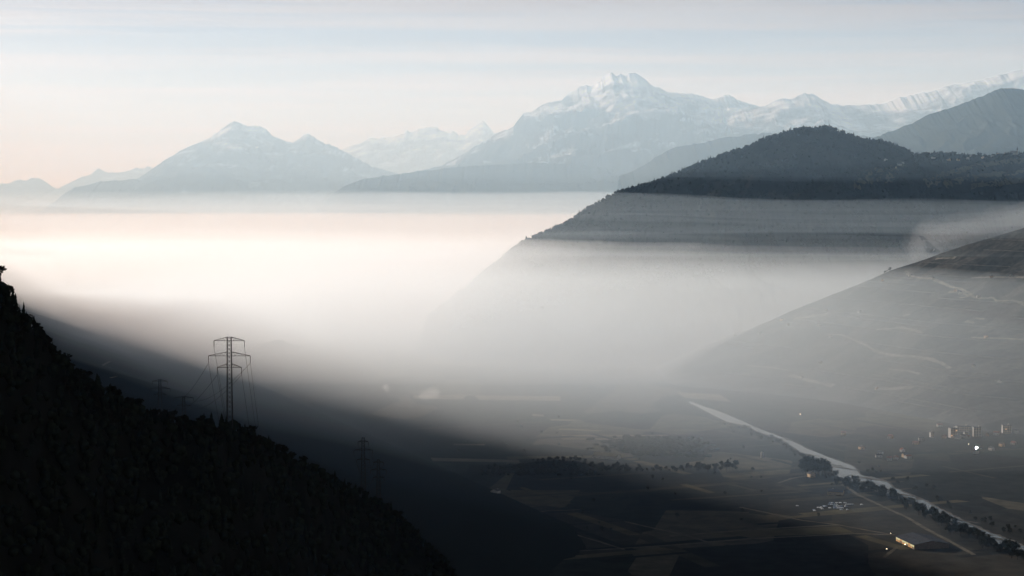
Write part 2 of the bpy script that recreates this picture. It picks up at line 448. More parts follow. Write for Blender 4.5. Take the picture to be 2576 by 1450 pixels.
# dark wooded spur in front of it
SPUR = [(-900, 120, 900), (-500, 330, 950), (-250, 520, 980), (-100, 640, 1000), (0, 722, 1010), (40, 778, 1030), (90, 838, 1050), (130, 890, 1060), (200, 955, 1090), (250, 985, 1100), (300, 1014, 1115), (380, 1058, 1145), (450, 1070, 1165), (577, 1078, 1200), (640, 1100, 1240), (690, 1140, 1290), (750, 1166, 1350), (800, 1194, 1400), (850, 1223, 1460), (913, 1254, 1530), (950, 1274, 1560), (1000, 1306, 1570), (1060, 1370, 1540), (1120, 1430, 1510), (1180, 1500, 1480), (1300, 1640, 1400), (1420, 1790, 1340)]
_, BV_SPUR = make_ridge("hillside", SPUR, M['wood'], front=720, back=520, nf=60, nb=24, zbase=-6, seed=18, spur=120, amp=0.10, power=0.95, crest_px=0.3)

# wooded mound on the valley floor
_, BV_MOUND = make_ridge("hill", [(1180, 1200), (1240, 1183), (1290, 1171), (1340, 1163), (1400, 1158), (1450, 1160), (1490, 1170), (1530, 1190)], M['hillwood'], depth=3050, front=120, back=60, nf=16, zbase=-2, seed=43, spur=60, amp=0.1, crest_px=0.2)

# ------------------------------------------------------------------ mist
make_volume = []
def haze_box():
    mb = MB(); mb.box((0, 13000, 1650), (41000, 43000, 3310))
    o = mb.build("haze", mat_volume("haze_air", 1.6e-5, 0.22, (0.45, 0.71, 1.0)))
    return tag(o, "thin blue haze filling the whole valley and fading the mountains", "haze", kind="stuff")
haze_box()

def fog_bank(label, outline, z0, z1, density, g=0.5, seed=0, wave=6.0, edge=700.0, n=60, col=(1, 1, 1)):
    """a flat lens of mist over a quadrilateral footprint, thinning to its rim; gently waved top"""
    a, b, c, d = [np.array(p, float) for p in outline]      # near-left, near-right, far-right, far-left
    s = np.linspace(0, 1, n)[:, None]; t = np.linspace(0, 1, n)[None, :]
    X = (a[0] * (1 - s) + b[0] * s) * (1 - t) + (d[0] * (1 - s) + c[0] * s) * t
    Y = (a[1] * (1 - s) + b[1] * s) * (1 - t) + (d[1] * (1 - s) + c[1] * s) * t
    e = np.minimum(np.minimum(s, 1 - s) * np.linalg.norm(b - a), np.minimum(t, 1 - t) * np.linalg.norm(d - a)) / edge
    e = np.clip(e, 0, 1); e = e * e * (3 - 2 * e)
    wl = 800.0 if z0 > 100 or wave > 15 else 1500.0
    w = (fbm(X / wl, Y / wl, seed, 4) - 0.5) * 2 * wave
    zt = z0 + (z1 - z0) * (0.02 + 0.98 * e) + w * e
    zb = np.full_like(zt, z0)
    if z0 > 100:                      # a streak afloat: thins to its rim above and below
        zm = z0 + 0.65 * (z1 - z0); w2 = (fbm(X / 800 + 9, Y / 800, seed + 30, 4) - 0.5) * 2 * max(wave, 22.0)
        xw = (fbm(X / 900 + 3, 0 * X + seed, seed + 70, 3) - 0.5) * 26; w = w + xw; w2 = w2 + xw
        zt = zm + (z1 - zm) * (0.02 + 0.98 * e) + w * e; zb = np.minimum(zm - (zm - z0) * (0.02 + 0.98 * e) + w2 * e, zt - 0.3)
    co = np.concatenate([np.stack([X, Y, zt], -1).reshape(-1, 3), np.stack([X, Y, zb], -1).reshape(-1, 3)])
    idx = np.arange(n * n).reshape(n, n); N2 = n * n
    q = np.stack([idx[:-1, :-1], idx[1:, :-1], idx[1:, 1:], idx[:-1, 1:]], -1).reshape(-1, 4)
    faces = q.tolist() + (q[:, ::-1] + N2).tolist()
    rim = list(idx[:, 0]) + list(idx[-1, 1:]) + list(idx[-2::-1, -1]) + list(idx[0, -2:0:-1])
    for k in range(len(rim)):
        p, r = int(rim[k]), int(rim[(k + 1) % len(rim)])
        faces.append((r, p, p + N2, r + N2))
    me = mesh_from("fog_bank", co, faces, True)
    o = link("fog_bank", me, mat_volume("mist", density, g, col))
    return tag(o, label, "mist", kind="stuff")

FOG = [
    ("thick white mist lying on the far valley floor", [(-2600, 4400), (3000, 4200), (5500, 13500), (-7000, 13500)], 0.7, 285, 9e-4, 0.45, 1, 10, 1300),
    ("paler mist thinning out over the middle of the valley floor", [(-1350, 2950), (1900, 3000), (5600, 7600), (-4400, 9000)], 0.5, 262, 6.0e-4, 0.45, 2, 8, 1200, 60, (0.88, 0.97, 1.0)),
    ("faint mist over the fields by the river", [(-900, 2300), (1900, 2400), (2600, 6000), (-2500, 7000)], 0.4, 215, 1.0e-4, 0.45, 3, 8, 1200, 60, (0.80, 0.93, 1.0)),
    ("thin blue mist in the shade at the foot of the mountain", [(-1000, 1800), (600, 1900), (1300, 5000), (-2600, 6000)], 0.6, 190, 8e-5, 0.3, 14, 6, 500, 60, (0.50, 0.72, 1.0)),
    ("thin level mist streak drawn across the dark wooded hill", [(-900, 3900), (3000, 3600), (5200, 8800), (-3600, 9200)], 366, 424, 8.5e-5, 0.3, 4, 17, 900, 60, (0.78, 0.92, 1.0)),
    ("second thin mist streak below the top one on the dark hill", [(-1800, 3900), (2600, 3700), (4200, 9000), (-4200, 9200)], 325, 378, 1.0e-4, 0.3, 5, 20, 900, 60, (0.78, 0.92, 1.0)),
    ("low mist streak just above the white fog lake", [(-1500, 4300), (2600, 4100), (4200, 9000), (-3600, 9000)], 258, 318, 1.6e-4, 0.3, 6, 20, 900, 60, (0.82, 0.94, 1.0)),
    ("soft mist lying against the low ridge across the valley", [(-5500, 6500), (5500, 6500), (6500, 12500), (-8500, 12500)], 1, 425, 0.7e-4, 0.2, 9, 22, 1800, 60, (0.70, 0.87, 1.0)),
    ("deeper soft mist at the foot of the low ridge across the valley", [(-5500, 6600), (5500, 6600), (6500, 13000), (-8500, 13000)], 1.2, 385, 0.8e-4, 0.2, 10, 22, 1500, 60, (0.76, 0.90, 1.0)),
    ("deepest soft mist over the far fog lake", [(-5500, 6700), (5500, 6700), (6500, 13300), (-8500, 13300)], 1.3, 335, 1.2e-4, 0.2, 11, 22, 1200, 60, (0.82, 0.93, 1.0)),
    ("pale blue mist in front of the far snow mountains", [(-7000, 6600), (6500, 6600), (9000, 22000), (-11000, 22000)], 1.5, 1250, 1.55e-4, 0.15, 7, 60, 1300, 60, (0.58, 0.82, 1.0)),
    ("faint level haze about the top of the dark wooded hill", [(-1500, 3000), (2500, 3000), (4200, 6400), (-4200, 6600)], 480, 745, 3.4e-5, 0.3, 8, 40, 900, 60, (0.60, 0.82, 1.0)),
]
for a in FOG:
    fog_bank(*a)

# ------------------------------------------------------------------ ribbons and patches laid on the ground
def r2(x, y): return (1717 + x / 3.0, 966.6 + y / 3.0)
def r3(x, y): return (1006 + x / 3.0, 966.6 + y / 3.0)
def r4(x, y): return (1717 + x / 3.0, 536.6 + y / 3.0)
def r1(x, y): return (x / 3.0, 637 + y / 3.0)
def cast(u, v, bvhs):
    d = ray(u, v); o = Vector((0, 0, CAM_Z)); best = None
    for b in bvhs:
        h = b.ray_cast(o, d)
        if h[0] is not None and (best is None or h[3] < best[1]): best = (h[0], h[3])
    return best[0] if best else None
def densify(pts, step=3.0):
    out = []
    for (a, b), (c, d) in zip(pts[:-1], pts[1:]):
        n = max(1, int(math.hypot(c - a, d - b) / step))
        out += [(a + (c - a) * k / n, b + (d - b) * k / n) for k in range(n)]
    return out + [pts[-1]]
def ribbon(name, pts, width, mat, bvhs, lift=0.35, seed=0, wob=0.35):
    """a track or terrace edge: a strip of real width following the ground"""
    rnd = random.Random(seed)
    P = [cast(u, v, bvhs) for u, v in densify(pts)]
    P = [p for p in P if p is not None]
    if len(P) < 2: return None
    mb = MB(); vv = []
    for k, p in enumerate(P):
        t = (P[min(k + 1, len(P) - 1)] - P[max(k - 1, 0)]); t.z = 0
        if t.length < 1e-6: t = Vector((1, 0, 0))
        n = Vector((-t.y, t.x, 0)).normalized()
        w = width * (1 + wob * (rnd.random() - 0.5) * 2) / 2
        c = p + n * (rnd.random() - 0.5) * width * 0.4 * wob
        for q in (c + n * w, c - n * w):
            z = zground(q.x, q.y, bvhs)
            vv.append((q.x, q.y, z + lift))
    mb.add(vv, [(2 * k, 2 * k + 1, 2 * k + 3, 2 * k + 2) for k in range(len(P) - 1)])
    return struct(mb.build(name, mat))

VB = [BV_VINE, BV_FLOOR]
terr = [([(1680, 440), (1720, 475), (1790, 490), (1880, 495), (1940, 520), (2010, 550), (2100, 575), (2160, 600), (2200, 635), (2260, 645), (2340, 640), (2370, 665), (2500, 660), (2576, 690), (2750, 740)], 7),
        ([(840, 800), (960, 780), (1090, 765)], 13), ([(1070, 915), (1200, 920), (1270, 950), (1390, 1000), (1450, 1040)], 5),
        ([(1450, 1040), (1590, 1075), (1750, 1085), (1880, 1105), (1960, 1135), (2020, 1175)], 8),
        ([(810, 1225), (900, 1250), (1000, 1275), (1140, 1305)], 12), ([(1460, 880), (1560, 875), (1650, 865), (1750, 885), (1810, 905)], 6),
        ([(2180, 940), (2290, 945), (2370, 945), (2576, 955)], 6), ([(1460, 1330), (1600, 1325), (1740, 1315)], 10), ([(1910, 345), (1990, 340), (2060, 338)], 7),
        ([(2010, 595), (2110, 600), (2160, 630)], 7), ([(2140, 815), (2200, 830)], 7), ([(2210, 795), (2280, 800)], 6), ([(2370, 1260), (2420, 1280)], 8),
        ([(1660, 775), (1720, 765)], 6), ([(2180, 490), (2380, 484), (2576, 485)], 5), ([(480, 1150), (700, 1170), (800, 1190)], 6), ([(1560, 1180), (1700, 1190), (1790, 1215)], 5), ([(2090, 640), (2140, 635), (2190, 620)], 6)]
for k, (p, w) in enumerate(terr):
    ribbon("terrace", [r4(*q) for q in p], w, M['terrace'], VB, 0.5, 100 + k)
M['dry_wall'] = mat_plain("dry_stone_wall", (0.085, 0.083, 0.078), 0.95, 0.4, 0.05)
tr = random.Random(77)
for lev in range(26):                                   # terrace edges that follow the contour of the vineyard slope
    z = 14 + lev * 13 + tr.uniform(-4, 4); run_ = []
    x = 420.0
    while x < 1250:
        h = BV_VINE.ray_cast(Vector((x, 2300, z)), Vector((0, 1, 0)))
        ok = h[0] is not None and vnoise(np.array([x / 90.0]), np.array([lev * 3.7]), 5)[0] > 0.5
        if ok: run_.append(h[0])
        if (not ok or x + 12 >= 1250) and len(run_) > 3:
            mb = MB(); vv = []
            for q in run_:
                w = tr.uniform(1.0, 2.6); vv += [(q.x, q.y - w, q.z - 0.2), (q.x, q.y - w, q.z + 1.3), (q.x, q.y + w, q.z + 1.5)]
            for k in range(len(run_) - 1):
                a_ = 3 * k; mb.f += [(a_, a_ + 3, a_ + 4, a_ + 1), (a_ + 1, a_ + 4, a_ + 5, a_ + 2)]
            mb.v = vv; struct(mb.build("terrace", M['dry_wall'])); run_ = []
        elif not ok: run_ = []
        x += 12
HB = [BV_HILL]
def r5p(x, y): return (1341.7 + 0.4792 * x, 134.2 + 0.4792 * y)
for k, p in enumerate([[(1680, 692), (1780, 665), (1900, 645)], [(2060, 690), (2160, 640), (2300, 598), (2500, 568), (2650, 560)], [(2150, 690), (2300, 650), (2420, 640), (2576, 620)], [(1700, 640), (1850, 610), (1960, 600)], [(2300, 700), (2450, 680), (2620, 670)]]):
    ribbon("meadow", [r5p(*q) for q in p], 26, M['field'], HB, 1.0, 300 + k, 0.6)
FB = [BV_FLOOR]
tracks = [([r3(480, 865), r3(600, 920), r3(700, 970)], 6), ([r3(800, 850), r3(850, 905)], 5), ([r3(1080, 1060), r3(1160, 1090), r3(1380, 1155), r3(1500, 1190), r3(1690, 1250)], 4),
          ([r3(1700, 1040), r3(1850, 1075), r3(2100, 1130), r3(2250, 1170), r3(2320, 1195)], 5), ([r3(2320, 1195), r2(500, 1170), r2(900, 1150), r2(1300, 1130), r2(1600, 1140)], 7),
          ([r2(-100, 1150), r2(400, 1110), r2(800, 1085), r2(1180, 1065)], 7), ([r2(430, 930), r2(600, 965), r2(900, 1030), r2(1180, 1065)], 5), ([r2(0, 965), r2(300, 968), r2(500, 970)], 4),
          ([r2(1180, 1065), r2(1420, 1110), r2(1600, 1140)], 5), ([r2(1210, 760), r2(1330, 840), r2(1500, 920), r2(1700, 1010), r2(1830, 1090), r2(2040, 1200), r2(2200, 1290)], 6),
          ([r3(1300, 1265), r3(1700, 1240), r3(2320, 1200)], 4), ([r2(720, 750), r2(820, 715), r2(960, 690)], 5), ([r3(900, 990), r3(1100, 960), r3(1360, 950)], 4), ([r2(1520, 1310), r2(1620, 1230), r2(1700, 1215)], 5)]
for k, (p, w) in enumerate(tracks):
    ribbon("track", p, w, M['track'], FB, 0.35, 200 + k, 0.2)
ribbon("mountain_road", [r1(830, 820), r1(775, 850), r1(850, 875)], 4.5, M['terrace'], [BV_WALL, BV_FLOOR], 0.8, 61, 0.1)
ribbon("mountain_road", [r1(900, 890), r1(960, 915)], 4, M['terrace'], [BV_WALL, BV_FLOOR], 0.8, 62, 0.1)
ribbon("mountain_road", [r1(830, 945), r1(880, 935)], 3.5, M['terrace'], [BV_WALL, BV_FLOOR], 0.8, 63, 0.1)

M['field2'] = mat_plain("stubble_field", (0.14, 0.12, 0.085), 0.95, 0.25, 0.02)
M['field4'] = mat_plain("ploughed_field", (0.045, 0.04, 0.03), 0.95, 0.3, 0.03)
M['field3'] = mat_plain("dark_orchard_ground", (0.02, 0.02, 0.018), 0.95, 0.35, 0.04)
def patch(name, quad, mat, lift=0.2):
    mb = MB(); P = [floor_at(u, v) for u, v in quad]
    mb.add([(p.x, p.y, lift) for p in P], [tuple(range(len(P)))])
    return struct(mb.build(name, mat))
fields = [([r3(230, 556), r3(900, 574), r3(900, 592), r3(250, 582)], 'field2'), ([r3(800, 548), r3(1500, 540), r3(1500, 556), r3(820, 568)], 'field'),
          ([r3(1220, 384), r3(2060, 384), r3(2060, 398), r3(1230, 396)], 'field2'), ([r3(1220, 410), r3(1680, 410), r3(1660, 420), r3(1230, 420)], 'field2'),
          ([r3(1000, 226), r3(1080, 230), r3(1090, 246), r3(1000, 242)], 'field2'), ([r3(1130, 262), r3(1330, 268), r3(1330, 280), r3(1140, 276)], 'field2'), ([r3(1200, 334), r3(1510, 348), r3(1510, 358), r3(1200, 346)], 'field2'),
          ([r3(400, 450), r3(640, 452), r3(640, 464), r3(410, 463)], 'field2'), ([r3(100, 85), r3(500, 80), r3(480, 118), r3(110, 110)], 'field2'), ([r3(560, 86), r3(1210, 92), r3(1210, 128), r3(600, 120)], 'field2'),
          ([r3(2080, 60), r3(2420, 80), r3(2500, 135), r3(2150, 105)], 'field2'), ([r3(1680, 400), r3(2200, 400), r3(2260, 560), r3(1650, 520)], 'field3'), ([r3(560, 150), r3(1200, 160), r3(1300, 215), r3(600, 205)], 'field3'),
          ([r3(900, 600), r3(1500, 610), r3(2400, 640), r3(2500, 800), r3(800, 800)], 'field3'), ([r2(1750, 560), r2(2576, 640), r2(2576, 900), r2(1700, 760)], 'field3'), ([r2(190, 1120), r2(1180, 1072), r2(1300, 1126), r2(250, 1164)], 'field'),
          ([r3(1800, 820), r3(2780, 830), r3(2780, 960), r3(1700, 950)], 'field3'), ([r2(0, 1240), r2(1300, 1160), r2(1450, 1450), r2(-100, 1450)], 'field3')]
for k, (q, m) in enumerate(fields):
    patch("field", q, M[m], 0.12 + 0.004 * k)

fr_ = random.Random(31)
for k in range(70):
    c = floor_at(fr_.uniform(1180, 2560), fr_.uniform(1030, 1400)); a_ = R(24) + fr_.choice((0, 0, R(90))) + fr_.gauss(0, 0.05)
    if zground(c.x, c.y, [BV_VINE, BV_MOUND, BV_SPUR]) > 0.1: continue
    l_, w_ = fr_.uniform(40, 150), fr_.uniform(3, 11); ca, sa = math.cos(a_), math.sin(a_)
    mb = MB(); z = 0.20 + 0.001 * k
    mb.add([(c.x + ca * p * l_ - sa * q * w_, c.y + sa * p * l_ + ca * q * w_, z) for p, q in ((-1, -1), (1, -1), (0.95, 1), (-1, 0.9))], [(0, 1, 2, 3)])
    struct(mb.build("field", M[fr_.choice(('field4', 'field4', 'field', 'field3', 'field3'))]))
# ------------------------------------------------------------------ river
RL = [(40, 140), (90, 165), (250, 250), (330, 290), (480, 320), (570, 370), (720, 410), (830, 480), (900, 530), (1000, 560), (1100, 590), (1110, 640), (1150, 690), (1250, 745), (1340, 770), (1500, 820), (1600, 865), (1750, 900), (1800, 960), (1950, 1010), (2050, 1070), (2200, 1130), (2290, 1190), (2400, 1230), (2576, 1280), (2800, 1370), (3200, 1540)]
RR = [(60, 130), (150, 165), (290, 210), (430, 270), (560, 330), (700, 380), (830, 430), (950, 490), (1100, 550), (1200, 585), (1290, 620), (1330, 655), (1345, 690), (1480, 715), (1560, 745), (1600, 785), (1720, 835), (1850, 890), (2000, 970), (2150, 1040), (2260, 1095), (2350, 1130), (2450, 1170), (2576, 1220), (2750, 1290), (2900, 1350), (3300, 1500)]
def resample(pts, n):
    p = np.array(pts, float); s = np.concatenate([[0], np.cumsum(np.hypot(*np.diff(p, axis=0).T))]); q = np.linspace(0, s[-1], n)
    return np.stack([np.interp(q, s, p[:, 0]), np.interp(q, s, p[:, 1])], 1)
A, B = resample(RL, 160), resample(RR, 160)
rr = random.Random(5)
def strip(name, A, B, z, mat, out=0.0, jit=0.0):
    vv = []
    for a, b in zip(A, B):
        p, q = floor_at(*r2(*a)), floor_at(*r2(*b)); d = (q - p).normalized()
        p2 = p - d * (out + jit * rr.random()); q2 = q + d * (out + jit * rr.random())
        vv += [(p2.x, p2.y, z), (q2.x, q2.y, z)]
    mb = MB(); mb.add(vv, [(2 * k, 2 * k + 1, 2 * k + 3, 2 * k + 2) for k in range(len(A) - 1)])
    return struct(mb.build(name, mat))
strip("river_bank", A, B, 0.45, M['gravel'], -1.0, 8.0)
strip("river", A, B, 0.75, M['water'], -2.5, -5.0)
for k, (x, y, w, h) in enumerate([(RL[j][0] + f_ * (RR[j][0] - RL[j][0]), RL[j][1] + f_ * (RR[j][1] - RL[j][1]), w_, 3) for j, f_, w_ in ((4, .3, 30), (6, .8, 36), (8, .25, 40), (15, .3, 40), (16, .75, 44), (18, .3, 44), (19, .8, 50), (21, .25, 50), (22, .7, 46), (23, .3, 50))] + [(1230, 640, 70, 5), (1400, 715, 60, 7), (1690, 860, 60, 5), (1150, 615, 40, 3), (2080, 1050, 60, 5)]):
    c = floor_at(*r2(x, y)); mb = MB(); n = 14
    e = [(c.x + math.cos(t) * w * 0.33 * (0.8 + 0.4 * rr.random()) + math.sin(t) * h * -2.4, c.y + math.sin(t) * h * 4.0 * (0.8 + 0.4 * rr.random()) - math.cos(t) * w * 0.35, 0.0) for t in [2 * math.pi * j / n for j in range(n)]]
    mb.add([(c.x, c.y, 1.9)] + [(p[0], p[1], 0.70) for p in e], [(0, 1 + j, 1 + (j + 1) % n) for j in range(n)])
    struct(mb.build("gravel_bar", M['gravel'], smooth=True))

# ------------------------------------------------------------------ trees
M['bark'] = mat_plain("bark", (0.035, 0.03, 0.025), 0.95, 0.3, 2.0, spec=0.0)
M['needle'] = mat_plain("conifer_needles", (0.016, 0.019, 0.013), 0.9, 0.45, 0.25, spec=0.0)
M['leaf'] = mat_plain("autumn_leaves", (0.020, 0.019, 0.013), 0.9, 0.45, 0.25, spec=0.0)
M['willow'] = mat_plain("river_leaves", (0.036, 0.035, 0.026), 0.9, 0.45, 0.2, spec=0.0)
def broadleaf_meshes(seed, h=10.0, leaves=330, tall=1.0):
    rnd = random.Random(seed); tb = MB(); cb = MB()
    hc = h * 0.42
    tb.bar((0, 0, -0.6), (0.1, 0.05, hc), 0.42, 0.26, 6)
    tips = []
    for k in range(7):
        a = 2 * math.pi * (k + rnd.random() * 0.6) / 7; r = h * 0.23 * (0.5 + rnd.random() * 0.7); z = hc + h * (0.10 + 0.42 * rnd.random())
        p = Vector((math.cos(a) * r, math.sin(a) * r, z)); tb.bar((0.1, 0.05, hc * (0.7 + 0.3 * rnd.random())), p, 0.2, 0.06, 4); tips.append((p, h * (0.11 + 0.09 * rnd.random())))
    tips.append((Vector((0.1, 0, h * 0.84)), h * 0.15)); tips.append((Vector((-0.2, 0.2, h * 0.62)), h * 0.2))
    for k in range(leaves):
        c, r = rnd.choice(tips)
        d = Vector((rnd.gauss(0, 1), rnd.gauss(0, 1), rnd.gauss(0, 1) * tall)).normalized() * r * (0.35 + 0.75 * rnd.random())
        p = c + d; n = Vector((rnd.gauss(0, 1), rnd.gauss(0, 1), rnd.gauss(0, 1))).normalized()
        x = n.orthogonal().normalized(); y = n.cross(x); w = h * (0.035 + 0.04 * rnd.random())
        cb.add([p + x * w, p + y * w * 0.8 + n * w * 0.3, p - x * w * 1.1, p - y * w * 0.9 + n * w * 0.2], [(0, 1, 2, 3)])
    return tb.mesh("trunk"), cb.mesh("crown")
def conifer_meshes(seed, h=11.0):
    rnd = random.Random(seed); tb = MB(); cb = MB()
    tb.bar((0, 0, -0.6), (0, 0, h * 0.97), 0.36, 0.05, 6)
    lay = 15
    for k in range(lay):
        t = k / (lay - 1); z = h * (0.14 + 0.82 * t); r = h * 0.22 * (1 - t) ** 0.8 * (0.75 + 0.5 * rnd.random()) + 0.15; nb = 11 - int(5 * t)
        for j in range(nb):
            a = 2 * math.pi * (j + rnd.random()) / nb; ll = r * (0.65 + 0.6 * rnd.random()); c, s_ = math.cos(a), math.sin(a); w = ll * 0.30 + 0.1; dz = -ll * (0.25 + 0.3 * rnd.random())
            cb.add([(0, 0, z), (c * ll * 0.55 - s_ * w, s_ * ll * 0.55 + c * w, z + dz * 0.5), (c * ll, s_ * ll, z + dz), (c * ll * 0.55 + s_ * w, s_ * ll * 0.55 - c * w, z + dz * 0.5 - 0.25 * w)], [(0, 1, 2, 3)])
    cb.add([(0.12, 0, h * 0.9), (-0.1, 0.1, h * 0.9), (0, -0.12, h * 0.9), (0, 0, h * 1.03)], [(0, 1, 3), (1, 2, 3), (2, 0, 3)])
    return tb.mesh("trunk"), cb.mesh("crown")
TREES = {'broad': [broadleaf_meshes(k) for k in range(5)], 'conifer': [conifer_meshes(20 + k) for k in range(4)], 'river': [broadleaf_meshes(40 + k, 12.0, 300, 1.5) for k in range(4)]}
TMAT = {'broad': M['leaf'], 'conifer': M['needle'], 'river': M['willow']}
for kind, lst in TREES.items():
    for t, c in lst:
        t.materials.append(M['bark']); c.materials.append(TMAT[kind])
def tree(kind, name, loc, rnd, height_scale, label, group):
    t, c = rnd.choice(TREES[kind])
    o = empty(name, loc, rnd.random() * 6.28, 1.0)
    k = height_scale * (0.65 + 0.55 * rnd.random() + 0.2 * rnd.random() ** 4)
    o.scale = (k * (0.9 + 0.3 * rnd.random()), k * (0.9 + 0.3 * rnd.random()), k)
    link("trunk", t, None, o); link("crown", c, None, o)
    return tag(o, label, "tree", group)

rnd = random.Random(99)
SB = [BV_SPUR]
sp = np.array(SPUR)
def spur_crest(u):
    return at(u, np.interp(u, sp[:, 0], sp[:, 1]), np.interp(u, sp[:, 0], sp[:, 2]))
for k in range(300):
    u = -60 + 1240 * (k + rnd.random() * 0.9) / 300
    p = spur_crest(u); d = rnd.random() ** 1.5 * 34 - 5
    x = p.x + rnd.uniform(-2, 2); y = p.y - d; z = zground(x, y, SB)
    zone = ("on the steep upper crest of the black hillside, above the faint pylons" if u < 390 else "on the black crest between the faint pylons and the tallest pylon" if u < 577
            else "on the black crest between the tallest pylon and the lower pair" if u < 905 else "on the foot of the black hillside, below the pair of lower pylons")
    if rnd.random() < 0.33:
        tree('conifer', "conifer_tree", (x, y, z), rnd, 0.62, "dark conifer " + zone, "conifers " + zone)
    else:
        tree('broad', "broadleaf_tree", (x, y, z), rnd, 0.74, "dark leafy tree " + zone, "leafy trees " + zone)

# woods that read as one mass: many small trees joined
def forest(name, label, pts, mat, hmin, hmax, seed, conif=0.3, wide=0.42):
    rng = np.random.default_rng(seed)
    bases = []
    for k in range(5):
        bm = bmesh.new(); bmesh.ops.create_icosphere(bm, subdivisions=1, radius=1.0)
        v = np.array([q.co[:] for q in bm.verts]); f = np.array([[w.index for w in fc.verts] for fc in bm.faces]); bm.free()
        v = v * (1 + 0.5 * (rng.random((len(v), 1)) - 0.5)) + 0.16 * (rng.random(v.shape) - 0.5)
        v = v * [1, 1, 0.85] + [0, 0, 0.75]
        bases.append((v, f, False))
    for k in range(3):
        vs_, fs_ = [], []
        for t in range(4):
            n = 7; z0 = 0.2 + 0.42 * t; r = 0.95 - 0.2 * t
            ang = 2 * np.pi * (np.arange(n) + rng.random(n) * 0.6) / n; rad = r * (0.7 + 0.5 * rng.random(n))
            o_ = len(vs_); vs_ += [(math.cos(a) * q, math.sin(a) * q, z0 + 0.12 * rng.random()) for a, q in zip(ang, rad)] + [(0, 0, z0 + 0.75)]
            fs_ += [(o_ + j, o_ + (j + 1) % n, o_ + n) for j in range(n)]
        bases.append((np.array(vs_), np.array(fs_), True))
    V, Fc, off = [], [], 0
    for (x, y, z) in pts:
        con = rng.random() < conif
        v, f, _ = bases[rng.integers(5, 8)] if con else bases[rng.integers(0, 5)]
        h = rng.uniform(hmin, hmax) * (1.15 if con else 1.0); a = rng.random() * 6.28; ca, sa = math.cos(a), math.sin(a)
        w = h * (0.27 if con else wide) * rng.uniform(0.8, 1.25); hz = h / 1.95
        q = np.stack([(v[:, 0] * ca - v[:, 1] * sa) * w + x, (v[:, 0] * sa + v[:, 1] * ca) * w + y, v[:, 2] * hz + z - 0.4], 1)
        V.append(q); Fc.append(f + off); off += len(v)
    V = np.concatenate(V); Fc = np.concatenate(Fc)
    me = bpy.data.meshes.new(name)
    me.vertices.add(len(V)); me.vertices.foreach_set("co", V.ravel())
    me.loops.add(Fc.size); me.loops.foreach_set("vertex_index", Fc.ravel().astype(np.int32))
    me.polygons.add(len(Fc)); me.polygons.foreach_set("loop_start", np.arange(0, Fc.size, 3, dtype=np.int32))
    me.update(calc_edges=True); me.validate()
    o = link(name, me, mat)
    return tag(o, label, "forest", kind="stuff")
pts = []
for k in range(5200):
    u = rnd.uniform(-330, 1330); p = spur_crest(u); d = rnd.random() ** 1.1 * 560 - 60
    x, y = p.x + rnd.uniform(-4, 4), p.y - d
    if math.hypot(x, y) < 330: continue
    pts.append((x, y, zground(x, y, SB)))
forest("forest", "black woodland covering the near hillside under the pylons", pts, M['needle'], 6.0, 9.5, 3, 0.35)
hp = np.array(HILL)
pts = []
def hill_pt(u, d):
    c = at(u, np.interp(u, hp[:, 0], hp[:, 1]), 6100); return c.x, c.y - d
for k in range(900):                                    # crest
    u = rnd.uniform(1180, 2620); x, y = hill_pt(u, rnd.uniform(-10, 22))
    if u > 2330 and rnd.random() < 0.45: continue
    pts.append((x, y, zground(x, y, [BV_HILL])))
for k in range(7000):
    u = rnd.uniform(1150, 2640); d = rnd.random() * 760; x, y = hill_pt(u, d)
    if u > 2200 and d > 60 and rnd.random() < min(0.85, (u - 2200) / 250): continue
    pts.append((x, y, zground(x, y, [BV_HILL])))
forest("forest", "dark woodland covering the long hill with the mast on top", pts, M['needle'], 6.0, 12.0, 4, 0.3)
pts = []
for k in range(700):
    u = rnd.gauss(1650, 52); v = 1124 + max(-22, min(24, rnd.gauss(0, 11))) + (u - 1650) * 0.02
    p = floor_at(u, v); pts.append((p.x, p.y, 0.2))
forest("woodland", "low dark woodland block between the fields beyond the mound", pts, M['willow'], 5, 8, 5, 0.05, 0.85)
pts = []
for k in range(240):
    u = rnd.uniform(1215, 1515); p = at(u, np.interp(u, [1180, 1240, 1290, 1340, 1400, 1450, 1490, 1530], [1200, 1183, 1171, 1163, 1158, 1160, 1170, 1190]), 3050)
    y = p.y - rnd.random() * 90; pts.append((p.x, y, zground(p.x, y, [BV_MOUND])))
forest("woodland", "scrub covering the dark mound on the valley floor", pts, M['leaf'], 3, 6, 6, 0.1, 0.55)
for k in range(26):
    u = rnd.uniform(1335, 1490); p = at(u, np.interp(u, [1180, 1240, 1290, 1340, 1400, 1450, 1490, 1530], [1200, 1183, 1171, 1163, 1158, 1160, 1170, 1190]), 3050)
    tree('river', "broadleaf_tree", (p.x, p.y + rnd.uniform(-12, 5), zground(p.x, p.y, [BV_MOUND]) - 0.3), rnd, 0.6, "small tree on top of the dark wooded mound", "trees on top of the mound")
for k in range(60):
    x = rnd.uniform(1480, 2560); y = np.interp(x, [1480, 1700, 2000, 2200, 2560], [650, 655, 665, 650, 640]) + rnd.uniform(-10, 22)
    p = floor_at(*r3(x, y)); tree('river', "broadleaf_tree", (p.x, p.y, 0.1), rnd, 0.8 + 0.25 * rnd.random(), "tree in the row beside the dark wooded mound", "row of trees beside the mound")
lb = np.array(RL)
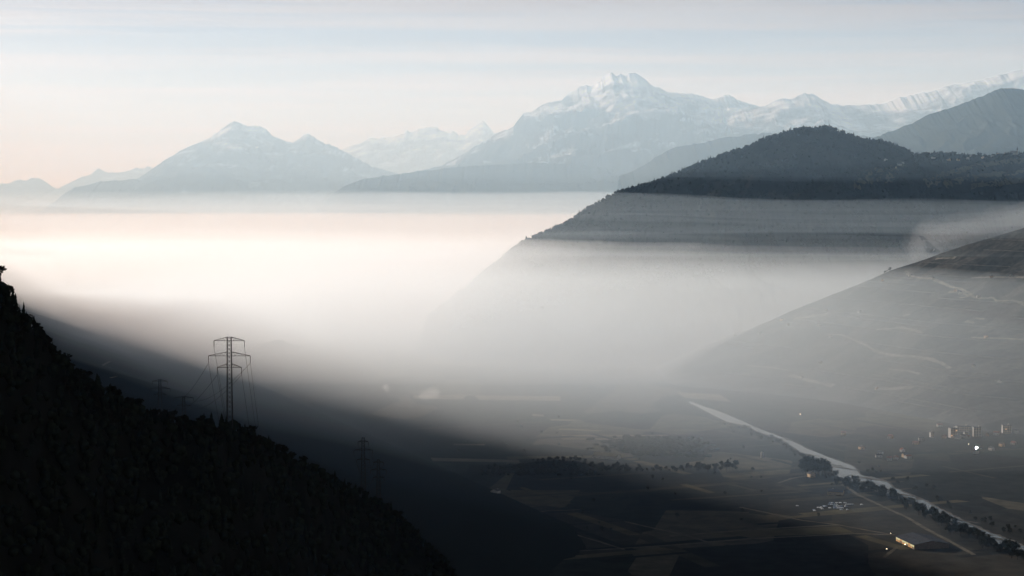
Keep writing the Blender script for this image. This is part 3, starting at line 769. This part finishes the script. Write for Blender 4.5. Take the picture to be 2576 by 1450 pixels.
for k in range(190):
    t = rnd.random(); x = 1120 + (2900 - 1120) * t; y = np.interp(x, lb[:, 0], lb[:, 1]) + 10 + abs(rnd.gauss(0, 26))
    p = floor_at(*r2(x, y)); tree('river', "riverside_tree", (p.x, p.y, 0.1), rnd, 0.75 + 0.45 * rnd.random(), "tree in the dark belt along the river " + ("between the poplars and the big shed" if x < 1750 else "bank behind the big farm shed"), "trees along the near bank, " + ("above the shed" if x < 1750 else "behind the shed"))
for k in range(46):
    x = rnd.uniform(300, 1080); y = np.interp(x, lb[:, 0], lb[:, 1]) + 18 + abs(rnd.gauss(0, 22))
    p = floor_at(*r2(x, y)); tree('river', "bank_tree", (p.x, p.y, 0.1), rnd, 0.6, "small tree on the hazy upstream river bank", "small trees on the upstream bank")
for k in range(16):
    x, y = rnd.choice([(920, 690), (970, 680), (1060, 690), (1100, 700), (1010, 690)]); x += rnd.gauss(0, 14); y += rnd.gauss(0, 10)
    p = floor_at(*r2(x, y)); tree('river', "poplar_tree", (p.x, p.y, 0.1), rnd, 1.9, "tall poplar in the clump beside the river bend", "tall poplars by the river bend")
for k in range(60):
    u, v = rnd.uniform(1150, 2100), rnd.uniform(1050, 1340); p = floor_at(u, v)
    if zground(p.x, p.y, [BV_VINE, BV_MOUND, BV_SPUR]) > 0.1: continue
    tree('river', "field_tree", (p.x, p.y, 0.1), rnd, 0.55, "small lone tree out in the fields of the valley floor", "lone trees in the fields")
rb = np.array(RR)
for k in range(50):
    x = rnd.uniform(1300, 2850); y = np.interp(x, rb[:, 0], rb[:, 1]) - 26 - abs(rnd.gauss(0, 40))
    p = floor_at(*r2(x, y)); tree('river', "bank_tree", (p.x, p.y, 0.1), rnd, 0.6, "small tree beyond the river on the far bank", "trees on the far river bank")
for k in range(10):
    x, y = rnd.uniform(1520, 1570), 0
    u, v = r4(x, 430); p = at(u, np.interp(u, [q[0] for q in VINE], [q[1] for q in VINE]), np.interp(u, [q[0] for q in VINE], [q[2] for q in VINE]))
    tree('broad', "broadleaf_tree", (p.x, p.y - 2, zground(p.x, p.y - 2, [BV_VINE])), rnd, 0.7, "tree in the small clump on the vineyard crest", "clump of trees on the vineyard crest")

# ------------------------------------------------------------------ pylons and cables
M['steel'] = mat_plain("dark_steel", (0.05, 0.047, 0.045), 0.7, 0.2, 0.5, metal=0.3)
M['porcelain'] = mat_plain("insulator_porcelain", (0.06, 0.05, 0.045), 0.5, 0.1, 1.0)
def pylon(name, base, height, arms, wt, wb, label, leg=0.34, rz=0.0):
    """arms: (drop of the tie above the chord, drop of the chord below the top, half span, insulator length)"""
    o = empty(name, base, rz); tag(o, label, "pylon", None)
    def hw(z): return (wb + (wt - wb) * min(1, max(0, z / height))) / 2
    for sx in (-1, 1):
        for sy in (-1, 1):
            b = MB(); b.bar((sx * wb / 2, sy * wb / 2, -1.5), (sx * wt / 2, sy * wt / 2, height), leg, leg * 0.8); b.build("leg", M['steel'], o)
    br = MB(); z = 0.0
    while z < height - 0.6:
        st = max(1.6, hw(z) * 2 * 0.95); z2 = min(height, z + st); a, c = hw(z), hw(z2)
        for s_ in (-1, 1):
            br.bar((-a, s_ * a, z), (c, s_ * c, z2), leg * 0.42); br.bar((a, s_ * a, z), (-c, s_ * c, z2), leg * 0.42)
            br.bar((s_ * a, -a, z), (s_ * c, c, z2), leg * 0.42); br.bar((s_ * a, a, z), (s_ * c, -c, z2), leg * 0.42)
        z = z2
    br.bar((-wt / 2, 0, height - 0.1), (wt / 2, 0, height - 0.1), leg * 0.7)
    br.build("bracing", M['steel'], o)
    tips = []
    for (tie, drop, hs, ins) in arms:
        zc = height - drop; ab = MB(); w = hw(zc)
        for sy in (-1, 1):
            ab.bar((-hs, sy * 0.15, zc), (hs, sy * 0.15, zc), leg * 0.75)
        for sx in (-1, 1):
            for sy in (-1, 1):
                ab.bar((sx * w, sy * w, zc + tie), (sx * hs, sy * 0.15, zc + 0.15), leg * 0.62)
            n = 5
            for k in range(n):
                x0 = w + (hs - w) * k / n; x1 = w + (hs - w) * (k + 1) / n; zz = lambda x: zc + tie * (hs - x) / (hs - w)
                ab.bar((sx * x0, 0, zc), (sx * (x0 + x1) / 2, 0, zz((x0 + x1) / 2)), leg * 0.4); ab.bar((sx * (x0 + x1) / 2, 0, zz((x0 + x1) / 2)), (sx * x1, 0, zc), leg * 0.4)
        ab.build("crossarm", M['steel'], o)
        for sx in (-1, 1):
            ib = MB(); n = 7
            ib.bar((sx * hs, 0, zc), (sx * hs, 0, zc - ins), 0.16)
            for k in range(n):
                ib.bar((sx * hs, 0, zc - 0.3 - (ins - 0.5) * k / n), (sx * hs, 0, zc - 0.3 - (ins - 0.5) * (k + 0.6) / n), 0.40, 0.34, 6)
            ib.build("insulator", M['porcelain'], o)
            tips.append(Matrix.Translation(o.location) @ Matrix.Rotation(rz, 4, 'Z') @ Vector((sx * hs, 0, zc - ins)))
    return tips
ARM = [(2.3, 2.4, 9.6, 4.2), (2.5, 12.0, 13.2, 4.6), (2.5, 19.4, 7.7, 4.5)]
def stand(u, vtop, y, bvhs):
    t = at(u, vtop, y); g = zground(t.x, t.y, bvhs); return (t.x, t.y, g), t.z - g
SPW = [BV_SPUR, BV_WALL, BV_FLOOR]
b1, h1 = stand(576.5, 848, 1200, SPW)
tip1 = pylon("power_pylon", b1, h1, ARM, 2.5, 3.5, "tallest steel lattice pylon with three crossarms, standing clear against the mist")
b2, h2 = stand(402, 955, 2450, SPW)
tip2 = pylon("power_pylon", b2, h2, ARM, 2.5, 6.0, "faint lattice pylon behind the hillside, farther from the tallest pylon", 0.42)
b3, h3 = stand(462, 997, 2350, SPW)
tip3 = pylon("power_pylon", b3, h3, [(2.0, 2.2, 12.2, 4.0), (2.0, 12.0, 9.0, 4.0)], 2.5, 6.0, "faint pylon mostly hidden behind the hillside, next to the tallest pylon", 0.42)
b4, h4 = stand(913.5, 1101, 1540, SPW)
tip4 = pylon("power_pylon", b4, h4, [(1.2, 3.6, 4.2, 2.8), (1.4, 10.4, 7.6, 3.2), (1.2, 18.2, 5.2, 3.0)], 2.0, 4.2, "dark broad lattice pylon on the lower hillside, the taller of a pair", 0.36)
b5, h5 = stand(952, 1156, 1600, SPW)
tip5 = pylon("power_pylon", b5, h5, [(1.2, 2.6, 4.2, 2.6), (1.4, 9.0, 6.6, 3.0), (1.2, 15.5, 4.8, 2.8)], 1.8, 4.0, "dark slender lattice pylon behind the lower hillside, the smaller of a pair", 0.36)
b6, h6 = (lambda t: ((t.x, t.y, zground(t.x, t.y, SPW)), 46.0))(at(668, 1200, 1650))
tip6 = pylon("power_pylon", b6, h6, ARM, 2.5, 4.0, "pylon standing behind the hillside trees, hardly seen", 0.34)
M['cable'] = mat_plain("cable", (0.06, 0.055, 0.05), 0.6, 0.1, 1.0)
def cable(a, b, sag, label, group, w=0.15):
    mb = MB(); n = 22; P = []
    for k in range(n + 1):
        t = k / n; p = a.lerp(b, t); p.z -= sag * 4 * t * (1 - t); P.append(p)
    for k in range(n): mb.bar(P[k], P[k + 1], w)
    return tag(mb.build("power_cable", M['cable']), label, "cable", group)
for i in range(6):
    cable(tip1[i], tip6[i], 9, "thin cable dropping from the tallest pylon behind the trees", "cables from the tallest pylon into the valley")
for i in range(4):
    cable(tip1[i + 2], tip3[i], 7, "thin cable running from the tallest pylon to the hidden one beside it", "cables between the tallest pylon and its neighbour")
for i in range(6):
    cable(tip4[i], tip5[i], 8, "thin cable between the pair of pylons on the lower hillside", "cables between the pair of lower pylons")

# ------------------------------------------------------------------ buildings
M['plaster'] = mat_plain("pale_plaster", (0.40, 0.38, 0.35), 0.9, 0.12, 0.3)
M['ochre'] = mat_plain("ochre_plaster", (0.50, 0.36, 0.22), 0.9, 0.12, 0.3)
M['tile'] = mat_plain("slate_roof", (0.10, 0.095, 0.095), 0.8, 0.25, 0.5)
M['redtile'] = mat_plain("red_tile_roof", (0.22, 0.10, 0.07), 0.85, 0.25, 0.5)
M['glass'] = mat_plain("dark_glass", (0.03, 0.035, 0.04), 0.15, 0.1, 1.0, spec=0.6)
M['mirror'] = mat_plain("bright_glazing", (0.75, 0.74, 0.72), 0.10, 0.02, 1.0, metal=1.0)
M['concrete'] = mat_plain("concrete", (0.38, 0.36, 0.33), 0.9, 0.15, 0.4)
M['sheet'] = mat_plain("sheet_metal_roof", (0.05, 0.052, 0.058), 0.55, 0.2, 0.2)
M['wood2'] = mat_plain("weathered_boards", (0.16, 0.12, 0.085), 0.9, 0.25, 0.6)
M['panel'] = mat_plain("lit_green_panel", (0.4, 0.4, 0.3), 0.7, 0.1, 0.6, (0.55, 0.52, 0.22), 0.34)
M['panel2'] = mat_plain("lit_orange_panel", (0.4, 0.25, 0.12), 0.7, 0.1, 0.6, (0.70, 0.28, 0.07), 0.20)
M['lamp'] = mat_plain("lamp_glow", (0.9, 0.9, 0.8), 0.5, 0.0, 1.0, (1.0, 0.82, 0.55), 9.0)
M['winlit'] = mat_plain("lit_window", (0.5, 0.4, 0.3), 0.5, 0.0, 1.0, (1.0, 0.55, 0.22), 0.9)

def house(name, loc, rz, L_, W_, H_, rise, wall, roof, label, cat="house", group=None, wins=3, floors=1):
    o = empty(name, loc, rz); tag(o, label, cat, group)
    b = MB(); b.prism([(-W_ / 2, -0.5), (W_ / 2, -0.5), (W_ / 2, H_), (0, H_ + rise), (-W_ / 2, H_)], -L_ / 2, L_ / 2); b.build("wall", wall, o)
    r = MB(); e = 0.5; k = rise / (W_ / 2)
    for s in (-1, 1):
        x1, z1 = s * (W_ / 2 + e), H_ - e * k + 0.12
        r.add([(0, -L_ / 2 - e, H_ + rise + 0.12), (0, L_ / 2 + e, H_ + rise + 0.12), (x1, L_ / 2 + e, z1), (x1, -L_ / 2 - e, z1),
               (0, -L_ / 2 - e, H_ + rise + 0.4), (0, L_ / 2 + e, H_ + rise + 0.4), (x1, L_ / 2 + e, z1 + 0.28), (x1, -L_ / 2 - e, z1 + 0.28)],
              [(0, 1, 2, 3), (7, 6, 5, 4), (0, 3, 7, 4), (1, 5, 6, 2), (3, 2, 6, 7), (0, 4, 5, 1)])
    rf = r.build("roof", roof, o)
    c = MB(); c.box((W_ * 0.2, L_ * 0.22, H_ + rise * 0.9), (0.8, 0.8, 1.8)); c.build("chimney", M['concrete'], rf)
    for fl in range(floors):
        for k2 in range(wins):
            y = -L_ / 2 + L_ * (k2 + 0.5) / wins
            for s in (-1, 1):
                w = MB(); w.box((s * (W_ / 2 + 0.03), y, 1.5 + 2.8 * fl), (0.1, 1.1, 1.3)); w.build("window", M['glass'], o)
        w = MB(); w.box((0, -L_ / 2 - 0.03, 1.5 + 2.8 * fl), (1.4, 0.1, 1.4)); w.build("window", M['glass'], o)
    d = MB(); d.box((-W_ * 0.28, -L_ / 2 - 0.04, 1.0), (1.1, 0.1, 2.1)); d.build("door", M['wood2'], o)
    return o
# the big shed with its long glowing side
A0, B0 = floor_at(2254, 1361), floor_at(2300, 1383)
dv = (B0 - A0); Ls = dv.length; rz = math.atan2(-dv.x, dv.y) + math.pi
o = empty("farm_shed", ((A0 + B0) / 2), rz); tag(o, "big low farm shed by the river with a long glowing open side", "shed")
Wd = 46.0; Hs = 5.6; rise = 4.2       # local y runs along the glowing side, local -x faces the shed's depth
inv = Matrix.Rotation(-rz, 4, 'Z'); side = (inv @ Vector((1, 0.25, 0))).x; sgn = 1 if side > 0 else -1
b = MB(); b.prism([(0, -0.3), (sgn * Wd, -0.3), (sgn * Wd, Hs), (sgn * Wd / 2, Hs + rise), (0, Hs)], -Ls / 2, Ls / 2); b.build("wall", M['wood2'], o)
for s, (x0, x1) in enumerate(((0, sgn * Wd / 2), (sgn * Wd, sgn * Wd / 2))):
    r = MB(); xo = x0 + (x0 - x1) * 0.05
    r.add([(xo, -Ls / 2 - 1, Hs - 0.15), (xo, Ls / 2 + 1, Hs - 0.15), (x1, Ls / 2 + 1, Hs + rise + 0.2), (x1, -Ls / 2 - 1, Hs + rise + 0.2),
           (xo, -Ls / 2 - 1, Hs + 0.25), (xo, Ls / 2 + 1, Hs + 0.25), (x1, Ls / 2 + 1, Hs + rise + 0.6), (x1, -Ls / 2 - 1, Hs + rise + 0.6)],
          [(0, 1, 2, 3), (7, 6, 5, 4), (0, 3, 7, 4), (1, 5, 6, 2), (3, 2, 6, 7), (0, 4, 5, 1)])
    rf = r.build("roof", M['sheet'], o)
    for k in range(3):
        xs = x0 + (x1 - x0) * 0.55; zz = Hs + rise * 0.55 + 0.5
        q = MB(); q.box((xs, -Ls / 2 + Ls * (k + 0.5) / 3, zz), (5.0, 9.0, 0.5)); q.build("roof_light", M['sheet'], rf)
for k in range(9):
    y = -Ls / 2 + Ls * (k + 0.5) / 9
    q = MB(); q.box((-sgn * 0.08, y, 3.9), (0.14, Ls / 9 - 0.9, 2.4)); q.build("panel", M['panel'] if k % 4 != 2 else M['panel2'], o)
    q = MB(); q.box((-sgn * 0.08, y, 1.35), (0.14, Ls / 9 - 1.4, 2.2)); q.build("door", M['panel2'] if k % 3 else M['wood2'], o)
def lamp_post(u, v, label, hgt=6.0, size=0.55, mat=None):
    p = floor_at(u, v); o = empty("lamp_post", (p.x, p.y, 0.1)); tag(o, label, "lamp")
    q = MB(); q.bar((0, 0, -0.3), (0, 0, hgt), 0.16, 0.1, 6); q.bar((0, 0, hgt), (0.0, -1.0, hgt + 0.2), 0.1); q.build("post", M['steel'], o)
    bm = bmesh.new(); bmesh.ops.create_icosphere(bm, subdivisions=1, radius=size, matrix=Matrix.Translation((0, -1.0, hgt + 0.1)) @ Matrix.Diagonal((1, 1, 0.7, 1)))
    me = bpy.data.meshes.new("lamp_head"); bm.to_mesh(me); bm.free(); link("lamp_head", me, mat or M['lamp'], o)
lamp_post(*r2(1678, 1246), "lit lamp in front of the glowing side of the farm shed")
lamp_post(*r2(1540, 1275), "lit lamp in the yard away from the farm shed", 5.0, 0.4)
lamp_post(*r2(1570, 1155), "tiny lit lamp at the rear corner of the farm shed", 5.0, 0.35)
lamp_post(*r2(887, 254), "lone lit lamp on the track beyond the river", 7.0, 0.75)
lamp_post(*r2(2158, 484), "small lit lamp next to the flashing glazed hall", 7.0, 0.5)
# hall whose slanting glass throws the sun back
g = floor_at(*r2(2215, 492))
c_ = (Vector((0, 0, CAM_Z)) - Vector((g.x, g.y, 4))).normalized(); nrm = (SUN_DIR + c_).normalized()
o = empty("glazed_hall", (g.x, g.y, 0)); tag(o, "small hall with slanting glass flashing brightly in the sun", "hall")
hz = Vector((-nrm.y, nrm.x, 0)).normalized(); upv = nrm.cross(hz) * -1
if upv.z < 0: upv = -upv
wv = 2.3; hv = 3.4; back_ = Vector((-nrm.x, -nrm.y, 0)).normalized()
base0 = Vector((0, 0, 0.8)); top0 = base0 + upv * hv
q = MB(); P = [base0 + hz * wv, base0 - hz * wv, top0 - hz * wv, top0 + hz * wv]; Q = [p - nrm * 0.3 for p in P]
q.add(P + Q, [(0, 1, 2, 3), (7, 6, 5, 4), (0, 4, 5, 1), (1, 5, 6, 2), (2, 6, 7, 3), (3, 7, 4, 0)]); q.build("glazing", M['mirror'], o)
q = MB(); a0 = [base0 + hz * (wv + .2) - nrm * 0.35, base0 - hz * (wv + .2) - nrm * 0.35, top0 - hz * (wv + .2) - nrm * 0.35, top0 + hz * (wv + .2) - nrm * 0.35]; bk = [p + back_ * 9 for p in a0]
for p in (a0[0], a0[1], bk[0], bk[1]): p.z = -0.5
q.add(a0 + bk, [(3, 2, 1, 0), (4, 5, 6, 7), (0, 1, 5, 4), (1, 2, 6, 5), (2, 3, 7, 6), (3, 0, 4, 7)]); q.build("wall", M['plaster'], o)
q = MB(); cen = (bk[2] + bk[3] + a0[2] + a0[3]) / 4; q.box((cen.x, cen.y, cen.z + 0.3), (9.5, 9.5, 0.35), math.atan2(hz.y, hz.x)); q.build("roof", M['tile'], o)
# barns and farm houses on the floor
p = floor_at(*r2(1135, 836)); house("barn", (p.x + 5, p.y + 4, 0), R(70), 22, 13, 4.5, 3.0, M['ochre'], M['sheet'], "ochre barn with a grey roof beside the poplars", "barn", None, 3)
p = floor_at(*r2(970, 700)); house("farm_house", (p.x, p.y, 0), R(20), 12, 9, 5.0, 3.0, M['ochre'], M['tile'], "small ochre house among the tall poplars", "house", None, 2)
p = floor_at(*r3(525, 833)); house("farm_house", (p.x, p.y, 0), R(8), 10, 11, 5.2, 2.2, M['plaster'], M['tile'], "pale house in deep shade, at the end of the straight track", "house", None, 2)
p = floor_at(*r3(722, 828)); house("farm_house", (p.x, p.y, 0), R(-25), 11, 11, 4.8, 2.6, M['plaster'], M['tile'], "pale house in deep shade, turned away from the straight track", "house", None, 2)
p = floor_at(*r3(160, 970)); house("garden_shed", (p.x, p.y, 0), R(60), 8, 5, 2.6, 1.2, M['plaster'], M['concrete'], "tiny pale shed at the foot of the black hillside", "shed", None, 1)
p = floor_at(*r3(490, 1246)); house("long_shed", (p.x, p.y, 0), R(88), 15, 7, 2.4, 0.9, M['plaster'], M['sheet'], "long low shed with a bluish roof below the black hillside", "shed", None, 3)
p = floor_at(*r3(1560, 560)); house("farm_hall", (p.x, p.y, 0), R(62), 44, 16, 4.5, 4.5, M['concrete'], M['field2'], "long hall with a sunlit tan roof behind the wooded mound", "barn", None, 5)
# the white silo
p = floor_at(*r2(600, 556)); o = empty("silo", (p.x, p.y, 0)); tag(o, "white round silo alone on the hazy fields near the river", "silo")
q = MB(); q.bar((0, 0, -0.5), (0, 0, 8.5), 3.4, 3.4, 14); q.build("tank", M['plaster'], o, True)
q = MB(); q.bar((0, 0, 8.5), (0, 0, 10.4), 3.7, 0.6, 14); q.build("roof", M['concrete'], o)
q = MB(); q.bar((0, -2.6, 0), (0, -2.6, 8.6), 0.25); q.build("ladder", M['steel'], o)
# apartment blocks beyond the river
def block(x, y, w, dpt, fl, rz, label, lit=()):
    p = floor_at(*r2(x, y)); o = empty("apartment_block", (p.x, p.y, 0), rz); tag(o, label, "apartment block"); h = 2.9 * fl
    q = MB(); q.box((0, 0, h / 2 - 0.3), (w, dpt, h + 0.6)); q.build("wall", M['plaster'], o)
    q = MB(); q.box((0, 0, h + 0.25), (w + 0.8, dpt + 0.8, 0.5)); rf = q.build("roof", M['tile'], o)
    q = MB(); q.box((w * 0.2, 0, h + 1.4), (2.6, 2.6, 1.8)); q.build("lift_house", M['concrete'], rf)
    nw = max(2, int(w / 4))
    for f_ in range(fl):
        q = MB(); q.box((0, -dpt / 2 - 0.7, 2.9 * f_ + 0.1), (w * 0.9, 1.4, 0.2)); q.box((0, -dpt / 2 - 1.36, 2.9 * f_ + 0.65), (w * 0.9, 0.08, 0.9)); q.build("balcony", M['ochre'], o)
        for k in range(nw):
            q = MB(); q.box((-w / 2 + w * (k + 0.5) / nw, -dpt / 2 - 0.03, 2.9 * f_ + 1.5), (w / nw * 0.6, 0.1, 1.7)); q.build("window", M['winlit'] if (f_, k) in lit else M['glass'], o)
block(2040, 404, 13, 12, 6, R(8), "six-storey pale block with a lit window, first beyond the river houses", [(1, 0), (4, 2)])
block(2118, 352, 26, 12, 3, R(5), "long three-storey pale block between two taller blocks")
block(2140, 398, 8, 9, 3, R(0), "narrow three-storey pale block below the long one")
block(2222, 396, 14, 12, 6, R(-6), "six-storey pale block next to the long low block")
block(2445, 368, 16, 12, 5, R(-4), "five-storey pale block standing apart at the foot of the vineyards", [(2, 1)])
block(1880, 400, 6, 8, 3, R(10), "slim three-storey pale block nearest the river lamp")
hv_ = [(1215, 384), (1480, 552), (1610, 566), (1680, 552), (1560, 576), (1492, 530), (1975, 408), (2120, 404), (2150, 410), (1350, 492), (1700, 560), (2215, 524), (1570, 410), (1800, 425), (1940, 320), (2300, 392), (2370, 384), (2520, 372), (1760, 455), (2080, 415), (1660, 510), (2410, 470), (2500, 455), (2330, 500)]
for k, (x, y) in enumerate(hv_):
    p = floor_at(*r2(x, y)); g = zground(p.x, p.y, VB)
    house("house", (p.x, p.y, g), rnd.random() * 3.1, rnd.uniform(7, 11), rnd.uniform(6, 8), rnd.uniform(3, 5), rnd.uniform(1.6, 2.6), M['plaster'] if k % 3 else M['ochre'], M['tile'] if k % 2 else M['redtile'],
          "small hazy %s house with a %s roof on the flat beyond the river" % ("pale" if k % 3 else "ochre", "slate" if k % 2 else "red"), "house", "scattered houses beyond the river", 2)
for k, (x, y) in enumerate([(750, 810), (800, 845), (1030, 850), (1335, 748), (1510, 512), (585, 912), (2095, 610), (2195, 1160), (2060, 590), (815, 728), (1085, 735), (400, 925), (2290, 940), (1890, 497), (1715, 476), (2480, 480), (2330, 484), (1325, 790), (905, 1245), (2395, 1275), (1465, 1328), (1040, 1130), (2230, 635), (1120, 935)]):
    p = cast(*r4(x, y), VB)
    house("vineyard_hut", (p.x, p.y, p.z - 0.6), rnd.random() * 3.1, rnd.uniform(5, 9), rnd.uniform(5, 7), rnd.uniform(3, 4.5), 1.8, M['plaster'] if k % 4 else M['ochre'], M['tile'],
          "tiny %s hut on the hazy vineyard slope" % ("pale" if k % 4 else "ochre"), "hut", "huts on the vineyard slope", 2)
# hill village, church and mast
def on_hill(u, v):
    return cast(u, v, [BV_HILL])
for k, (x, y) in enumerate([(2360, 548), (2280, 552), (2300, 540), (2440, 532), (2410, 540), (2560, 520), (2180, 560), (2100, 548), (1920, 585), (1900, 598), (1938, 575), (1850, 560), (2230, 560), (2480, 528)]):
    u, v = 1341.7 + 0.4792 * x, 134.2 + 0.4792 * y + 2; p = on_hill(u, v)
    if p is None: continue
    house("village_house", (p.x, p.y, p.z - 0.8), rnd.random() * 3.1, rnd.uniform(9, 14), rnd.uniform(8, 10), rnd.uniform(4, 6), 2.6, M['plaster'] if k % 3 else M['ochre'], M['tile'],
          "small %s house of the village on the shoulder of the dark hill" % ("pale" if k % 3 else "ochre"), "house", "houses of the hill village", 2)
pc = at(2549, 388, 6095); zc = zground(pc.x, pc.y, [BV_HILL])
o = house("church", (pc.x, pc.y, zc - 0.5), R(75), 20, 10, 7, 5, M['plaster'], M['tile'], "village church with a pointed steeple on the crest of the dark hill", "church", None, 3)
q = MB(); q.box((0, -12.4, 7), (4.6, 4.6, 16)); tw = q.build("tower", M['plaster'], o)
q = MB(); q.bar((0, -12.4, 15), (0, -12.4, 27), 5.2, 0.1, 4); q.build("spire", M['tile'], tw)
pm = at(2085, 318, 6098); zm = zground(pm.x, pm.y, [BV_HILL])
o = empty("radio_mast", (pm.x, pm.y, zm - 0.5)); tag(o, "slim radio mast on the summit of the dark hill", "mast")
q = MB(); q.bar((0, 0, 0), (0, 0, 24), 1.0, 0.35, 4); q.build("pole", M['steel'], o)
for z in (12, 17, 21):
    q = MB(); q.box((0, 0, z), (1.7, 1.7, 0.5)); q.build("antenna_ring", M['steel'], o)
q = MB(); q.box((2, 0, 1.5), (4, 3, 3)); q.build("cabin", M['concrete'], o)
# cars parked in the yard by the ochre barn
prof_ = [(-2.1, 0.35), (2.1, 0.35), (2.1, 0.8), (1.1, 0.95), (0.5, 1.45), (-1.2, 1.45), (-1.8, 0.95), (-2.1, 0.9)]
cb = MB(); cb.prism(prof_, -0.85, 0.85)
for wx in (-1.35, 1.35):
    for wy in (-0.8, 0.8): cb.bar((wx, wy - 0.1, 0.32), (wx, wy + 0.1, 0.32), 0.44, 0.44, 8)
car_me = []
for nm, col in (("white", (0.75, 0.76, 0.78)), ("silver", (0.5, 0.52, 0.56)), ("blue", (0.2, 0.26, 0.36))):
    m_ = cb.mesh("parked_car"); m_.materials.append(mat_plain(nm + "_car_paint", col, 0.25, 0.05, 1.0, spec=0.6)); car_me.append((nm, m_))
for k in range(44):
    x = rnd.gauss(1190, 55) if k < 36 else rnd.uniform(840, 1080); y = 900 + 13 * int(rnd.random() * 5) + (0 if k < 36 else 10) - (0 if k < 36 else 30 * rnd.random())
    p = floor_at(*r2(x, y)); nm, m_ = car_me[k % 3]
    c = link("parked_car", m_); c.location = (p.x, p.y, 0.25); c.rotation_euler = (0, 0, R(20) + rnd.gauss(0, 0.15))
    tag(c, "tiny %s car parked in the yard below the ochre barn" % nm, "car", nm + " cars in the yard below the barn")

# ------------------------------------------------------------------ smoke
def smoke(label, path, radii, density, seed, flat=1.0):
    for k, (q, nm) in enumerate(((1.5, "thin outer veil of the "), (1.05, ""), (0.65, "dense core of the "))):
        smoke_shell(nm + label, path, [r * q for r in radii], density * 0.4, seed + 11 * k, flat)
def smoke_shell(label, path, radii, density, seed, flat=1.0):
    mb_v, faces = [], []; n = 18; m = 40
    P = np.array([tuple(p) for p in path]); t = np.linspace(0, len(P) - 1, m)
    C = np.stack([np.interp(t, np.arange(len(P)), P[:, k]) for k in range(3)], 1); Rr = np.interp(t, np.arange(len(P)), radii)
    env = np.sqrt(np.clip(np.minimum(np.linspace(0, 1, m), 1 - np.linspace(0, 1, m)) * 6, 0.02, 1))
    T = np.gradient(C, axis=0); T /= np.linalg.norm(T, axis=1, keepdims=True)
    for i in range(m):
        tv = Vector(T[i]); a = tv.cross(Vector((0, 1, 0.2))).normalized(); b = tv.cross(a)
        for j in range(n):
            th = 2 * math.pi * j / n
            k = 0.62 + 0.8 * float(fbm(np.array([i * 0.28 + 3 * math.cos(th)]), np.array([3 * math.sin(th) + seed * 7.0]), seed, 4, 0.6)[0])
            mb_v.append(tuple(Vector(C[i]) + (a * math.cos(th) * flat + b * math.sin(th)) * Rr[i] * env[i] * k))
    for i in range(m - 1):
        for j in range(n): faces.append((i * n + j, i * n + (j + 1) % n, (i + 1) * n + (j + 1) % n, (i + 1) * n + j))
    faces.append(tuple(reversed(range(n)))); faces.append(tuple(range((m - 1) * n, m * n)))
    o = link("smoke", mesh_from("smoke", mb_v, faces, True), mat_volume("smoke_volume", density, 0.35))
    return tag(o, label, "smoke", kind="stuff")
smoke("pale smoke rising behind the vineyard crest and drifting along it", [at(2292, 665, 4900), at(2305, 630, 4900), at(2330, 600, 4900), at(2400, 588, 4850), at(2480, 570, 4800), at(2600, 548, 4750), at(2750, 500, 4700)], [14, 26, 32, 30, 28, 32, 36], 2.4e-3, 1)
smoke("small white smoke plume at the edge of the mountain shade", [at(133, 793, 5600), at(136, 780, 5600), at(139, 768, 5600)], [5, 9, 10], 1.5e-2, 2)
smoke("pinkish smoke lying low over the shaded slope", [at(232, 826, 5600), at(250, 822, 5600), at(262, 816, 5600), at(275, 812, 5600)], [5, 10, 12, 10], 1.2e-2, 3)
smoke("thin smoke wisp standing over the far fields", [at(976, 988, 4000), at(972, 978, 4000), at(966, 968, 4000)], [3, 5, 7], 1.6e-2, 4)
smoke("bright smoke patch drifting over the far fields", [at(1050, 999, 3950), at(1066, 995, 3950), at(1085, 991, 3950), at(1110, 988, 3950)], [4, 8, 9, 7], 1.2e-2, 5)
